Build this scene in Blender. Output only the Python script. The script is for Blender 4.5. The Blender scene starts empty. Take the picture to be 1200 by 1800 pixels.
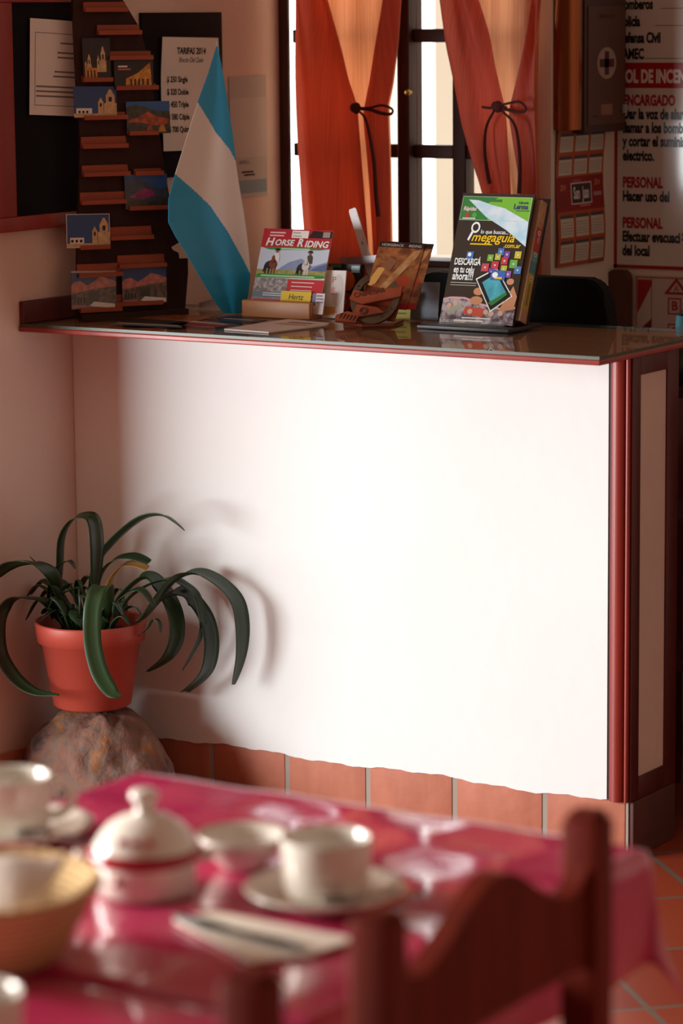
import bpy, bmesh, math, random
from mathutils import Vector, Matrix
R = math.radians
PI = math.pi
random.seed(7)
scene = bpy.context.scene
COL = scene.collection

# ------------------------------------------------------------------ camera
cam_data = bpy.data.cameras.new('camera')
cam = bpy.data.objects.new('camera', cam_data)
COL.objects.link(cam)
scene.camera = cam
CAM = Vector((2.65263, -5.15163, 1.62))
FW = Vector((-0.527398, 0.834429, -0.159935))
RT = Vector((0.846055, 0.533019, -0.009014))
UP = Vector((-0.077727, 0.140068, 0.987086))
m = Matrix.Identity(4)
for i in range(3):
    m[i][0], m[i][1], m[i][2], m[i][3] = RT[i], UP[i], -FW[i], CAM[i]
cam.matrix_world = m
cam_data.sensor_fit = 'VERTICAL'
cam_data.sensor_height = 22.3
cam_data.lens = 5370.0 / 1800.0 * 22.3
cam_data.clip_start = 0.05
cam_data.dof.use_dof = True
cam_data.dof.focus_distance = 6.15
cam_data.dof.aperture_fstop = 2.3
cam_data.dof.aperture_blades = 7

# ------------------------------------------------------------------ world, lamps, exposure
world = bpy.data.worlds.new('sky')
scene.world = world
world.use_nodes = True
world.node_tree.nodes['Background'].inputs[0].default_value = (0.93, 0.97, 1.0, 1)
world.node_tree.nodes['Background'].inputs[1].default_value = 4.6


def area(name, loc, target, sx, sy, power, color, spread=PI):
    d = bpy.data.lights.new(name, 'AREA')
    d.shape = 'RECTANGLE'
    d.size, d.size_y, d.energy, d.color = sx, sy, power, color
    d.spread = spread
    o = bpy.data.objects.new(name, d)
    COL.objects.link(o)
    o.location = loc
    o.rotation_euler = (Vector(target) - Vector(loc)).to_track_quat('-Z', 'Y').to_euler()
    return o


area('added_low_daylight', (-2.85, -2.75, 0.72), (-0.1, 0.0, 0.7), 2.2, 1.2, 186, (0.93, 0.985, 1.0))  # added unseen lamp for the low light from front left, no door built
area('added_high_daylight', (-2.3, -3.8, 1.7), (0.9, -2.6, 0.74), 1.3, 1.0, 62, (1.0, 0.95, 0.9), 1.5)  # added unseen lamp to light the tables; the window is only assumed, none built

vs = scene.view_settings
vs.view_transform = 'Standard'
vs.look = 'None'
vs.gamma = 1.0
vs.exposure = 0.0
vs.use_curve_mapping = False

# ------------------------------------------------------------------ materials


def lin(h):
    h = h.lstrip('#')
    out = []
    for i in (0, 2, 4):
        c = int(h[i:i + 2], 16) / 255
        out.append(c / 12.92 if c <= 0.04045 else ((c + 0.055) / 1.055) ** 2.4)
    return (*out, 1.0)


_mats = {}


def M(name, hexc='#888888', rough=0.6, metal=0.0, spec=0.5, coat=0.0, mix=None, bump=None, transmission=0.0):
    """mix = (scale, second colour, softness); bump = (scale, strength)"""
    if name in _mats:
        return _mats[name]
    mt = bpy.data.materials.new(name)
    mt.use_nodes = True
    nt = mt.node_tree
    b = nt.nodes['Principled BSDF']
    b.inputs['Base Color'].default_value = lin(hexc)
    b.inputs['Roughness'].default_value = rough
    b.inputs['Metallic'].default_value = metal
    b.inputs['Specular IOR Level'].default_value = spec
    b.inputs['Coat Weight'].default_value = coat
    b.inputs['Coat Roughness'].default_value = 0.08
    b.inputs['Transmission Weight'].default_value = transmission
    tc = nt.nodes.new('ShaderNodeTexCoord')
    if mix:
        sc, h2, soft = mix[:3]
        mp = nt.nodes.new('ShaderNodeMapping')
        nt.links.new(tc.outputs['Object'], mp.inputs[0])
        if len(mix) > 3:
            mp.inputs['Scale'].default_value = mix[3]
        n = nt.nodes.new('ShaderNodeTexNoise')
        n.inputs['Scale'].default_value = sc
        n.inputs['Detail'].default_value = 5
        nt.links.new(mp.outputs[0], n.inputs['Vector'])
        r = nt.nodes.new('ShaderNodeValToRGB')
        r.color_ramp.elements[0].position = 0.5 - soft
        r.color_ramp.elements[1].position = 0.5 + soft
        r.color_ramp.elements[0].color = lin(hexc)
        r.color_ramp.elements[1].color = lin(h2)
        nt.links.new(n.outputs['Fac'], r.inputs[0])
        nt.links.new(r.outputs[0], b.inputs['Base Color'])
    if bump:
        n2 = nt.nodes.new('ShaderNodeTexNoise')
        n2.inputs['Scale'].default_value = bump[0]
        n2.inputs['Detail'].default_value = 4
        nt.links.new(tc.outputs['Object'], n2.inputs['Vector'])
        bp = nt.nodes.new('ShaderNodeBump')
        bp.inputs['Strength'].default_value = bump[1]
        bp.inputs['Distance'].default_value = 0.01
        nt.links.new(n2.outputs['Fac'], bp.inputs['Height'])
        nt.links.new(bp.outputs[0], b.inputs['Normal'])
    _mats[name] = mt
    return mt


def flat(hexc, rough=0.45):
    return M('print_' + hexc.strip('#') + '_%d' % int(rough * 100), hexc, rough, 0, 0.4)


plaster = M('plaster', '#d6c8bc', 0.9, 0, 0.2, mix=(3, '#cdbeb2', 0.3), bump=(40, 0.12))
plaster_face = M('plaster_white', '#f0f1ef', 0.9, 0, 0.2, mix=(2.5, '#ecebe7', 0.3), bump=(30, 0.1))
ochre_wall = M('ochre_wall', '#c4ae9c', 0.9, 0, 0.2, mix=(3, '#b8a08c', 0.3))
plaster_pink = M('plaster_pink', '#e3cdbf', 0.9, 0, 0.2, mix=(4, '#d8beaf', 0.3), bump=(40, 0.12))
red_wood = M('red_painted_wood', '#9c3427', 0.38, 0, 0.5, mix=(6, '#84261d', 0.3, (6, 6, 0.6)))
dark_red_wood = M('dark_red_wood', '#5c1c18', 0.4, 0, 0.5, mix=(8, '#47140f', 0.3, (5, 5, 0.5)))
groove_wood = M('groove_wood', '#3a0d12', 0.6)
window_wood = M('window_wood', '#4a1f14', 0.5, 0, 0.4, mix=(9, '#34140d', 0.3, (8, 8, 0.7)))
chair_wood = M('chair_wood', '#7a2410', 0.6, 0, 0.15, mix=(7, '#5c180a', 0.3, (6, 6, 0.7)))
rack_wood = M('rack_wood', '#3a1f17', 0.7, 0, 0.3, mix=(9, '#2b1510', 0.3, (6, 6, 0.6)), bump=(25, 0.3))
ledge_wood = M('ledge_wood', '#a8522f', 0.5, 0, 0.4, mix=(14, '#8c4025', 0.3, (0.8, 0.8, 6)))
honey_wood = M('honey_wood', '#c98f55', 0.42, 0, 0.5, mix=(7, '#a9683a', 0.28, (1, 6, 6)))
terracotta = M('terracotta_tile', '#c4775a', 0.6, 0, 0.4, mix=(7, '#ad6148', 0.3, (3, 3, 1)), bump=(35, 0.15))
grout = M('grout', '#a0968a', 0.9)
pot_mat = M('pot_plastic', '#b64a3a', 0.5, 0, 0.4, mix=(5, '#a84334', 0.3))
soil = M('soil', '#2a1a12', 1.0, bump=(60, 0.8))
leaf_mat = M('leaf_green', '#203a1d', 0.35, 0, 0.5, mix=(12, '#192d17', 0.3))
leaf_mid = M('leaf_mid_green', '#2a4726', 0.4, 0, 0.5, mix=(12, '#213b1c', 0.3))
leaf_dry = M('leaf_dry', '#b98435', 0.6, mix=(20, '#7f5a2a', 0.2))
porcelain = M('porcelain', '#e9e4d8', 0.12, 0, 0.5, coat=0.5)
porcelain_red = M('porcelain_red', '#a3182a', 0.15, 0, 0.5, coat=0.5)
steel = M('steel', '#8f8984', 0.25, 1.0)
black_metal = M('black_metal', '#17130f', 0.5)
black_fabric = M('black_fabric', '#0d0c0d', 0.85, 0, 0.2, bump=(200, 0.2))
black_board = M('black_board', '#090a0b', 0.75, 0, 0.2)
paper = M('paper', '#e8e2da', 0.8, 0, 0.2)
cream_paper = M('cream_paper', '#efe0b8', 0.8, 0, 0.2)
ink = M('ink', '#2a2220', 0.8, 0, 0.2)
brass = M('brass', '#c9a24a', 0.3, 1.0)
napkin_mat = M('napkin_paper', '#efe8d8', 0.85, 0, 0.2, bump=(120, 0.15))
blade_steel = M('blade_steel', '#3c3836', 0.4, 0.8)
chrome_black = M('worn_iron', '#6b5a48', 0.45, 0.6, mix=(30, '#4a3a2c', 0.25))
carved_wood = M('carved_wood', '#9a4426', 0.4, 0, 0.5, mix=(20, '#6d2a17', 0.25))


def node_mat(name):
    mt = bpy.data.materials.new(name)
    mt.use_nodes = True
    nt = mt.node_tree
    nt.nodes.clear()
    out = nt.nodes.new('ShaderNodeOutputMaterial')
    return mt, nt, out


def make_fabric(name, dif, trans, fac):
    mt, nt, out = node_mat(name)
    d = nt.nodes.new('ShaderNodeBsdfDiffuse')
    t = nt.nodes.new('ShaderNodeBsdfTranslucent')
    mx = nt.nodes.new('ShaderNodeMixShader')
    mx.inputs[0].default_value = fac
    tc = nt.nodes.new('ShaderNodeTexCoord')
    mp = nt.nodes.new('ShaderNodeMapping')
    mp.inputs['Scale'].default_value = (350, 20, 6)
    n = nt.nodes.new('ShaderNodeTexNoise')
    n.inputs['Scale'].default_value = 1.0
    nt.links.new(tc.outputs['Object'], mp.inputs[0])
    nt.links.new(mp.outputs[0], n.inputs['Vector'])
    for sh, h in ((d, dif), (t, trans)):
        r = nt.nodes.new('ShaderNodeValToRGB')
        c = lin(h)
        r.color_ramp.elements[0].position = 0.3
        r.color_ramp.elements[1].position = 0.7
        r.color_ramp.elements[0].color = (c[0] * 0.8, c[1] * 0.75, c[2] * 0.75, 1)
        r.color_ramp.elements[1].color = c
        nt.links.new(n.outputs['Fac'], r.inputs[0])
        nt.links.new(r.outputs[0], sh.inputs['Color'])
    nt.links.new(d.outputs[0], mx.inputs[1])
    nt.links.new(t.outputs[0], mx.inputs[2])
    nt.links.new(mx.outputs[0], out.inputs[0])
    return mt


curtain_mat = make_fabric('curtain_fabric', '#c0604c', '#ffb184', 0.72)
drape_mat = make_fabric('curtain_fabric_doubled', '#c06a5e', '#ff7d62', 0.34)
tie_mat = M('tie_fabric', '#4a1a18', 0.9)


def make_glass(name, tint, gloss=1.0, refl=0.06):
    mt, nt, out = node_mat(name)
    t = nt.nodes.new('ShaderNodeBsdfTransparent')
    t.inputs[0].default_value = tint
    g = nt.nodes.new('ShaderNodeBsdfGlossy')
    g.inputs['Roughness'].default_value = 0.02
    lw = nt.nodes.new('ShaderNodeFresnel')
    lw.inputs['IOR'].default_value = 1.4
    mx = nt.nodes.new('ShaderNodeMixShader')
    geo = nt.nodes.new('ShaderNodeNewGeometry')
    front = nt.nodes.new('ShaderNodeMath')
    front.operation = 'SUBTRACT'
    front.inputs[0].default_value = 1.0
    nt.links.new(geo.outputs['Backfacing'], front.inputs[1])
    mul = nt.nodes.new('ShaderNodeMath')
    mul.operation = 'MULTIPLY'
    nt.links.new(lw.outputs[0], mul.inputs[0])
    nt.links.new(front.outputs[0], mul.inputs[1])
    nt.links.new(mul.outputs[0], mx.inputs[0])
    nt.links.new(t.outputs[0], mx.inputs[1])
    nt.links.new(g.outputs[0], mx.inputs[2])
    nt.links.new(mx.outputs[0], out.inputs[0])
    return mt


glass = make_glass('clear_glass', (0.97, 0.99, 0.97, 1))
acrylic = make_glass('clear_acrylic', (0.96, 0.95, 0.94, 1))


def make_screen():
    mt, nt, out = node_mat('insect_mesh')
    t = nt.nodes.new('ShaderNodeBsdfTransparent')
    d = nt.nodes.new('ShaderNodeBsdfTranslucent')
    d.inputs[0].default_value = lin('#e8c9b0')
    mx = nt.nodes.new('ShaderNodeMixShader')
    mx.inputs[0].default_value = 0.6
    nt.links.new(t.outputs[0], mx.inputs[1])
    nt.links.new(d.outputs[0], mx.inputs[2])
    nt.links.new(mx.outputs[0], out.inputs[0])
    return mt


screen_mat = make_screen()


def make_floor():
    mt = M('floor_tiles', '#a3482f', 0.35, 0, 0.5)
    nt = mt.node_tree
    b = nt.nodes['Principled BSDF']
    tc = nt.nodes.new('ShaderNodeTexCoord')
    mp = nt.nodes.new('ShaderNodeMapping')
    mp.inputs['Rotation'].default_value = (0, 0, R(45))
    mp.inputs['Location'].default_value = (0.0, -0.085, 0)
    br = nt.nodes.new('ShaderNodeTexBrick')
    br.offset = 0.0
    br.inputs['Scale'].default_value = 1.0
    br.inputs['Brick Width'].default_value = 0.3
    br.inputs['Row Height'].default_value = 0.3
    br.inputs['Mortar Size'].default_value = 0.006
    br.inputs['Color1'].default_value = lin('#a4492e')
    br.inputs['Color2'].default_value = lin('#933c27')
    br.inputs['Mortar'].default_value = lin('#75685c')
    nt.links.new(tc.outputs['Object'], mp.inputs[0])
    nt.links.new(mp.outputs[0], br.inputs['Vector'])
    nt.links.new(br.outputs['Color'], b.inputs['Base Color'])
    return mt


floor_mat = make_floor()


def make_cloth():
    mt = M('plastic_tablecloth', '#cf3a6c', 0.1, 0, 0.6, 0.6, mix=(5, '#ba2856', 0.25))
    nt = mt.node_tree
    b = nt.nodes['Principled BSDF']
    tc = nt.nodes.new('ShaderNodeTexCoord')
    mp = nt.nodes.new('ShaderNodeMapping')
    mp.inputs['Rotation'].default_value = (0, 0, R(25))
    mp.inputs['Scale'].default_value = (5, 22, 9)
    n = nt.nodes.new('ShaderNodeTexNoise')
    n.inputs['Scale'].default_value = 1.0
    n.inputs['Detail'].default_value = 2
    bp = nt.nodes.new('ShaderNodeBump')
    bp.inputs['Strength'].default_value = 0.5
    bp.inputs['Distance'].default_value = 0.005
    nt.links.new(tc.outputs['Object'], mp.inputs[0])
    nt.links.new(mp.outputs[0], n.inputs['Vector'])
    nt.links.new(n.outputs['Fac'], bp.inputs['Height'])
    nt.links.new(bp.outputs[0], b.inputs['Normal'])
    return mt


cloth_mat = make_cloth()


def make_rock():
    mt = M('rock_stone', '#8a6a5a', 0.85, 0, 0.3)
    nt = mt.node_tree
    b = nt.nodes['Principled BSDF']
    tc = nt.nodes.new('ShaderNodeTexCoord')
    n = nt.nodes.new('ShaderNodeTexNoise')
    n.inputs['Scale'].default_value = 11
    n.inputs['Detail'].default_value = 9
    n.inputs['Distortion'].default_value = 0.6
    r = nt.nodes.new('ShaderNodeValToRGB')
    el = r.color_ramp.elements
    el[0].position, el[0].color = 0.30, lin('#3d2a24')
    el[1].position, el[1].color = 0.72, lin('#9a7c66')
    for p, h in ((0.42, '#6b4f45'), (0.5, '#7d5646'), (0.57, '#6f5a50'), (0.64, '#8a5a38')):
        e = el.new(p)
        e.color = lin(h)
    nt.links.new(tc.outputs['Object'], n.inputs['Vector'])
    nt.links.new(n.outputs['Fac'], r.inputs[0])
    nt.links.new(r.outputs[0], b.inputs['Base Color'])
    n2 = nt.nodes.new('ShaderNodeTexNoise')
    n2.inputs['Scale'].default_value = 28
    n2.inputs['Detail'].default_value = 8
    bp = nt.nodes.new('ShaderNodeBump')
    bp.inputs['Strength'].default_value = 0.7
    bp.inputs['Distance'].default_value = 0.015
    nt.links.new(tc.outputs['Object'], n2.inputs['Vector'])
    nt.links.new(n2.outputs['Fac'], bp.inputs['Height'])
    nt.links.new(bp.outputs[0], b.inputs['Normal'])
    return mt


rock_mat = make_rock()


def make_wicker():
    mt = M('wicker', '#e4bc80', 0.6, 0, 0.3)
    nt = mt.node_tree
    b = nt.nodes['Principled BSDF']
    tc = nt.nodes.new('ShaderNodeTexCoord')
    w = nt.nodes.new('ShaderNodeTexWave')
    w.bands_direction = 'Z'
    w.inputs['Scale'].default_value = 45
    w.inputs['Distortion'].default_value = 2.5
    w.inputs['Detail Scale'].default_value = 12
    r = nt.nodes.new('ShaderNodeValToRGB')
    r.color_ramp.elements[0].color = lin('#c49050')
    r.color_ramp.elements[1].color = lin('#f0d4a0')
    nt.links.new(tc.outputs['Object'], w.inputs['Vector'])
    nt.links.new(w.outputs['Fac'], r.inputs[0])
    nt.links.new(r.outputs[0], b.inputs['Base Color'])
    bp = nt.nodes.new('ShaderNodeBump')
    bp.inputs['Strength'].default_value = 0.6
    bp.inputs['Distance'].default_value = 0.004
    nt.links.new(w.outputs['Fac'], bp.inputs['Height'])
    nt.links.new(bp.outputs[0], b.inputs['Normal'])
    return mt


wicker = make_wicker()
copper = M('copper', '#9a5a38', 0.22, 1.0, mix=(9, '#7a4228', 0.3, (1, 1, 0.2)))

# ------------------------------------------------------------------ builders


class B:
    """collects shapes into ONE mesh"""

    def __init__(self):
        self.bm = bmesh.new()
        self.ml = []

    def mi(self, mat):
        if mat not in self.ml:
            self.ml.append(mat)
        return self.ml.index(mat)

    def face(self, pts, mat, smooth=False):
        vs_ = [self.bm.verts.new(p) for p in pts]
        f = self.bm.faces.new(vs_)
        f.material_index = self.mi(mat)
        f.smooth = smooth
        return f

    def box(self, x0, x1, y0, y1, z0, z1, mat, bev=0.0, T=None):
        idx = self.mi(mat)
        bm2 = bmesh.new()
        vs_ = [bm2.verts.new((x, y, z)) for x in (x0, x1) for y in (y0, y1) for z in (z0, z1)]
        for q in ((0, 1, 3, 2), (4, 6, 7, 5), (0, 4, 5, 1), (2, 3, 7, 6), (0, 2, 6, 4), (1, 5, 7, 3)):
            bm2.faces.new([vs_[i] for i in q])
        if bev > 0:
            bmesh.ops.bevel(bm2, geom=list(bm2.edges), offset=bev, segments=2, affect='EDGES', profile=0.6)
        self._merge(bm2, idx, T, bev > 0)
        return self

    def _merge(self, bm2, idx, T=None, smooth=False):
        bmesh.ops.recalc_face_normals(bm2, faces=list(bm2.faces))
        mp = {}
        for v in bm2.verts:
            mp[v] = self.bm.verts.new(T @ v.co if T else v.co)
        for f in bm2.faces:
            try:
                nf = self.bm.faces.new([mp[v] for v in f.verts])
            except ValueError:
                continue
            nf.material_index = idx
            nf.smooth = smooth
        bm2.free()

    def lathe(self, prof, c, mat, seg=40, T=None, sx=1.0, sy=1.0, smooth=True):
        idx = self.mi(mat)
        rings = []
        for r, z in prof:
            if r < 1e-5:
                p = Vector((c[0], c[1], c[2] + z))
                rings.append([self.bm.verts.new(T @ p if T else p)])
            else:
                ring = []
                for k in range(seg):
                    a = 2 * PI * k / seg
                    p = Vector((c[0] + sx * r * math.cos(a), c[1] + sy * r * math.sin(a), c[2] + z))
                    ring.append(self.bm.verts.new(T @ p if T else p))
                rings.append(ring)
        for a, b in zip(rings, rings[1:]):
            for k in range(seg):
                k2 = (k + 1) % seg
                if len(a) == 1 and len(b) == 1:
                    continue
                if len(a) == 1:
                    q = [a[0], b[k2], b[k]]
                elif len(b) == 1:
                    q = [a[k], a[k2], b[0]]
                else:
                    q = [a[k], a[k2], b[k2], b[k]]
                f = self.bm.faces.new(q)
                f.material_index = idx
                f.smooth = smooth
        return self

    def tube(self, path, rad, mat, seg=10, flat_=1.0, closed=False):
        idx = self.mi(mat)
        P = [Vector(p) for p in path]
        n = len(P)
        rads = rad if isinstance(rad, (list, tuple)) else [rad] * n
        rings = []
        ref = None
        for i in range(n):
            t = (P[(i + 1) % n] - P[i - 1]) if closed else (P[min(i + 1, n - 1)] - P[max(i - 1, 0)])
            t.normalize()
            if ref is None:
                ref = Vector((0, 0, 1)) if abs(t.z) < 0.9 else Vector((0, 1, 0))
            u = t.cross(ref)
            u.normalize()
            v = u.cross(t)
            v.normalize()
            ref = v
            rings.append([self.bm.verts.new(P[i] + rads[i] * (math.cos(2 * PI * k / seg) * u + flat_ * math.sin(2 * PI * k / seg) * v)) for k in range(seg)])
        pairs = list(zip(rings, rings[1:]))
        if closed:
            pairs.append((rings[-1], rings[0]))
        for a, b in pairs:
            for k in range(seg):
                f = self.bm.faces.new([a[k], a[(k + 1) % seg], b[(k + 1) % seg], b[k]])
                f.material_index = idx
                f.smooth = True
        if not closed:
            for r_, rev in ((rings[0], True), (rings[-1], False)):
                f = self.bm.faces.new(list(reversed(r_)) if rev else r_)
                f.material_index = idx
        return self

    def prism(self, pts, place, h0, h1, mat, bev=0.0, side_mat=None):
        """2D outline pts, place(u, v, h) -> Vector"""
        bm2 = bmesh.new()
        a = [bm2.verts.new(place(u, v, h0)) for u, v in pts]
        b = [bm2.verts.new(place(u, v, h1)) for u, v in pts]
        bm2.faces.new(list(reversed(a)))
        bm2.faces.new(b)
        n = len(pts)
        for i in range(n):
            bm2.faces.new([a[i], a[(i + 1) % n], b[(i + 1) % n], b[i]])
        if bev:
            bmesh.ops.bevel(bm2, geom=list(bm2.edges), offset=bev, segments=2, affect='EDGES')
        self._merge(bm2, self.mi(mat), None, False)
        return self

    def ball(self, c, r, mat, s=(1, 1, 1), seg=16):
        prof = [(r * s[0] * math.sin(PI * i / 10), -r * s[2] * math.cos(PI * i / 10)) for i in range(11)]
        prof[0] = (0, prof[0][1])
        prof[-1] = (0, prof[-1][1])
        return self.lathe(prof, c, mat, seg, sy=s[1] / s[0])

    def grid(self, fn, nu, nv, mat, smooth=True, wrap=False):
        idx = self.mi(mat)
        vs_ = [[self.bm.verts.new(fn(i / nu, j / nv)) for j in range(nv + 1)] for i in range(nu + 1)]
        for i in range(nu):
            for j in range(nv):
                f = self.bm.faces.new([vs_[i][j], vs_[i + 1][j], vs_[i + 1][j + 1], vs_[i][j + 1]])
                f.material_index = idx
                f.smooth = smooth
        return self

    def obj(self, name, parent=None, solid=0.0, sub=0, bevel=0.0):
        me = bpy.data.meshes.new(name)
        self.bm.to_mesh(me)
        self.bm.free()
        for mt in self.ml:
            me.materials.append(mt)
        o = bpy.data.objects.new(name, me)
        COL.objects.link(o)
        if parent is not None:
            o.parent = parent
            if parent.type == 'EMPTY':
                o.location = -Vector(parent.location)
        if solid:
            md = o.modifiers.new('solid', 'SOLIDIFY')
            md.thickness = solid
            md.offset = 0
        if sub:
            md = o.modifiers.new('sub', 'SUBSURF')
            md.levels = md.render_levels = sub
        return o


def tag(o, label, cat, group=None, kind=None):
    o['label'] = label
    o['category'] = cat
    if group:
        o['group'] = group
    if kind:
        o['kind'] = kind
    return o


def thing(name, label, cat, loc=(0, 0, 0), group=None):
    o = bpy.data.objects.new(name, None)
    o.empty_display_size = 0.05
    COL.objects.link(o)
    o.location = loc
    return tag(o, label, cat, group)


def struct(o, label=None):
    o['kind'] = 'structure'
    if label:
        o['label'] = label
    return o


def copy_thing(root, loc, label, rotz=None):
    def cp(o, parent):
        c = o.copy()
        COL.objects.link(c)
        if parent is not None:
            c.parent = parent
        for ch in kids[o.name]:
            cp(ch, c)
        return c
    kids = {}

    def scan(o):
        kids[o.name] = [x for x in COL.objects if x.parent == o]
        for x in kids[o.name]:
            scan(x)
    scan(root)
    r = cp(root, None)
    r.location = loc
    if rotz is not None:
        r.rotation_euler = (0, 0, rotz)
    r['label'] = label
    return r


def catmull(P, n=8):
    P = [Vector(p) for p in P]
    out = []
    for i in range(len(P) - 1):
        p0 = P[max(i - 1, 0)]
        p1, p2 = P[i], P[i + 1]
        p3 = P[min(i + 2, len(P) - 1)]
        for k in range(n):
            t = k / n
            out.append(0.5 * ((2 * p1) + (p2 - p0) * t + (2 * p0 - 5 * p1 + 4 * p2 - p3) * t * t + (3 * p1 - p0 - 3 * p2 + p3) * t ** 3))
    out.append(P[-1])
    return out


def plane(o, u, v, bend=None):
    """placement function for flat or bent sheets: u right, v up, h out of the face"""
    o, u, v = Vector(o), Vector(u).normalized(), Vector(v).normalized()
    n = u.cross(v).normalized()

    def f(a, b, h=0.0):
        e = bend(a, b) if bend else 0.0
        return o + u * a + v * b + n * (h + e)
    f.n = n
    return f


def interp_edge(tab, x):
    for (x0, y0), (x1, y1) in zip(tab, tab[1:]):
        if x <= x1:
            return y0 + (y1 - y0) * (x - x0) / (x1 - x0)
    return tab[-1][1]


class Sheet(B):
    """a printed sheet: base slab plus flat inked areas just above it, one mesh"""
    L = 0.00025

    def __init__(self, place, w, h, base, thick=0.001, back=None, grid=(1, 1)):
        super().__init__()
        self.p, self.w, self.h = place, w, h
        nu, nv = grid
        self.grid_n = grid
        self.grid(lambda a, b: place(a * w, b * h, 0), nu, nv, base, smooth=nu * nv > 1)
        self.grid(lambda a, b: place((1 - a) * w, b * h, -thick), nu, nv, back or base, smooth=nu * nv > 1)
        for (a0, b0, a1, b1, n) in ((0, 0, 1, 0, nu), (1, 0, 1, 1, nv), (1, 1, 0, 1, nu), (0, 1, 0, 0, nv)):
            for k in range(n):
                s, e = k / n, (k + 1) / n
                q0 = ((a0 + (a1 - a0) * s) * w, (b0 + (b1 - b0) * s) * h)
                q1 = ((a0 + (a1 - a0) * e) * w, (b0 + (b1 - b0) * e) * h)
                self.face([place(*q0, -thick), place(*q1, -thick), place(*q1, 0), place(*q0, 0)], base)

    def poly(self, pts, mat, layer=1):
        self.face([self.p(u * self.w, v * self.h, layer * self.L) for u, v in pts], mat)
        return self

    def rect(self, u0, v0, u1, v1, mat, layer=1):
        nu = max(1, round(self.grid_n[0] * abs(u1 - u0)))
        nv = max(1, round(self.grid_n[1] * abs(v1 - v0)))
        self.grid(lambda a, b: self.p((u0 + (u1 - u0) * a) * self.w, (v0 + (v1 - v0) * b) * self.h, layer * self.L), nu, nv, mat, smooth=False)
        return self

    def frame(self, u0, v0, u1, v1, t, mat, layer=1):
        tu, tv = t / self.w, t / self.h
        self.rect(u0, v0, u1, v0 + tv, mat, layer).rect(u0, v1 - tv, u1, v1, mat, layer)
        self.rect(u0, v0 + tv, u0 + tu, v1 - tv, mat, layer).rect(u1 - tu, v0 + tv, u1, v1 - tv, mat, layer)
        return self

    def ell(self, cu, cv, ru, rv, mat, layer=1, n=20, a0=0, a1=360):
        self.poly([(cu + ru * math.cos(R(a0 + (a1 - a0) * k / n)), cv + rv * math.sin(R(a0 + (a1 - a0) * k / n))) for k in range(n)], mat, layer)
        return self

    def text(self, s, u, v, size, mat, layer=2, align='LEFT', sx=1.0, shear=0.0, bold=0.0, rot=0.0):
        """size = cap height in metres; u, v in sheet fractions (baseline)"""
        put_text(self, s, lambda a, b: self.p(u * self.w + a, v * self.h + b, layer * self.L), size, mat, align, sx, shear, bold, rot)
        return self

    def lines(self, u0, u1, v0, v1, n, mat, layer=1, fill=0.45, ragged=0.25, rnd=random.Random(3)):
        for k in range(n):
            v = v1 - (v1 - v0) * (k + 0.5) / n
            hh = (v1 - v0) / n * fill / 2
            self.rect(u0, v - hh, u1 - (u1 - u0) * ragged * rnd.random(), v + hh, mat, layer)
        return self


def put_text(b, s, place, size, mat, align='LEFT', sx=1.0, shear=0.0, bold=0.0, rot=0.0, depth=0.0):
    cu = bpy.data.curves.new('t', 'FONT')
    cu.body = s
    cu.align_x = align
    cu.size = 1.0
    cu.shear = shear
    cu.offset = bold
    cu.resolution_u = 3
    o = bpy.data.objects.new('t', cu)
    me = bpy.data.meshes.new_from_object(o)
    k = size / 0.70
    idx = b.mi(mat)
    ca, sa = math.cos(rot), math.sin(rot)
    vs_ = []
    for v in me.vertices:
        a, c = v.co.x * k * sx, v.co.y * k
        vs_.append(b.bm.verts.new(place(a * ca - c * sa, a * sa + c * ca)))
    for p in me.polygons:
        try:
            f = b.bm.faces.new([vs_[i] for i in p.vertices])
            f.material_index = idx
        except ValueError:
            pass
    bpy.data.objects.remove(o)
    bpy.data.curves.remove(cu)
    bpy.data.meshes.remove(me)


XL = -1.275          # left wall face
YW = 0.815           # window wall face
YS = 1.122           # far wall face
XR = -0.565          # side face of the window wall
XE = 0.0456          # end of the counter

# ------------------------------------------------------------------ the room
struct(B().box(-4.4, 4.0, -6.6, 1.3, -0.1, 0.0, floor_mat).obj('floor'))
struct(B().box(-4.4, 4.0, -6.6, 1.3, 2.7, 2.8, M('ceiling_wood', '#b39a84', 0.7, mix=(3, '#a28872', 0.3, (0.5, 8, 1)))).obj('ceiling'))
struct(B().box(-1.475, XL, -0.45, YW + 0.005, 0.0, 2.7, plaster_pink).obj('wall_left'))
b = B()
b.box(XL, XR, YW, YS, 0.0, 1.06, plaster)
b.box(XL, XR, YW, YS, 2.14, 2.7, plaster)
b.box(-0.62, XR, YW, YS, 1.06, 2.14, plaster)
struct(b.obj('wall_back'))
b = B()
b.box(XR, 4.0, YS, 1.3, 0.0, 2.7, plaster)
struct(b.obj('wall_back.001'))
struct(B().box(3.8, 4.0, -6.6, YS, 0.0, 2.7, ochre_wall).obj('wall_right'))
struct(B().box(-4.4, 3.8, -6.6, -6.4, 0.0, 2.7, ochre_wall).obj('wall_front'))
struct(B().box(-4.4, -4.2, -6.4, -0.36, 0.0, 2.7, ochre_wall).obj('wall_side'))
struct(B().box(-4.2, -1.475, -0.36, -0.2, 0.0, 2.7, ochre_wall).obj('wall_return'))
b = B()
rnd = random.Random(5)
y = -0.36
b.box(XL + 0.0005, XL + 0.008, -0.36, -0.01, 0.0, 0.108, terracotta, 0.002)
struct(b.obj('baseboard_left'))

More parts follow.
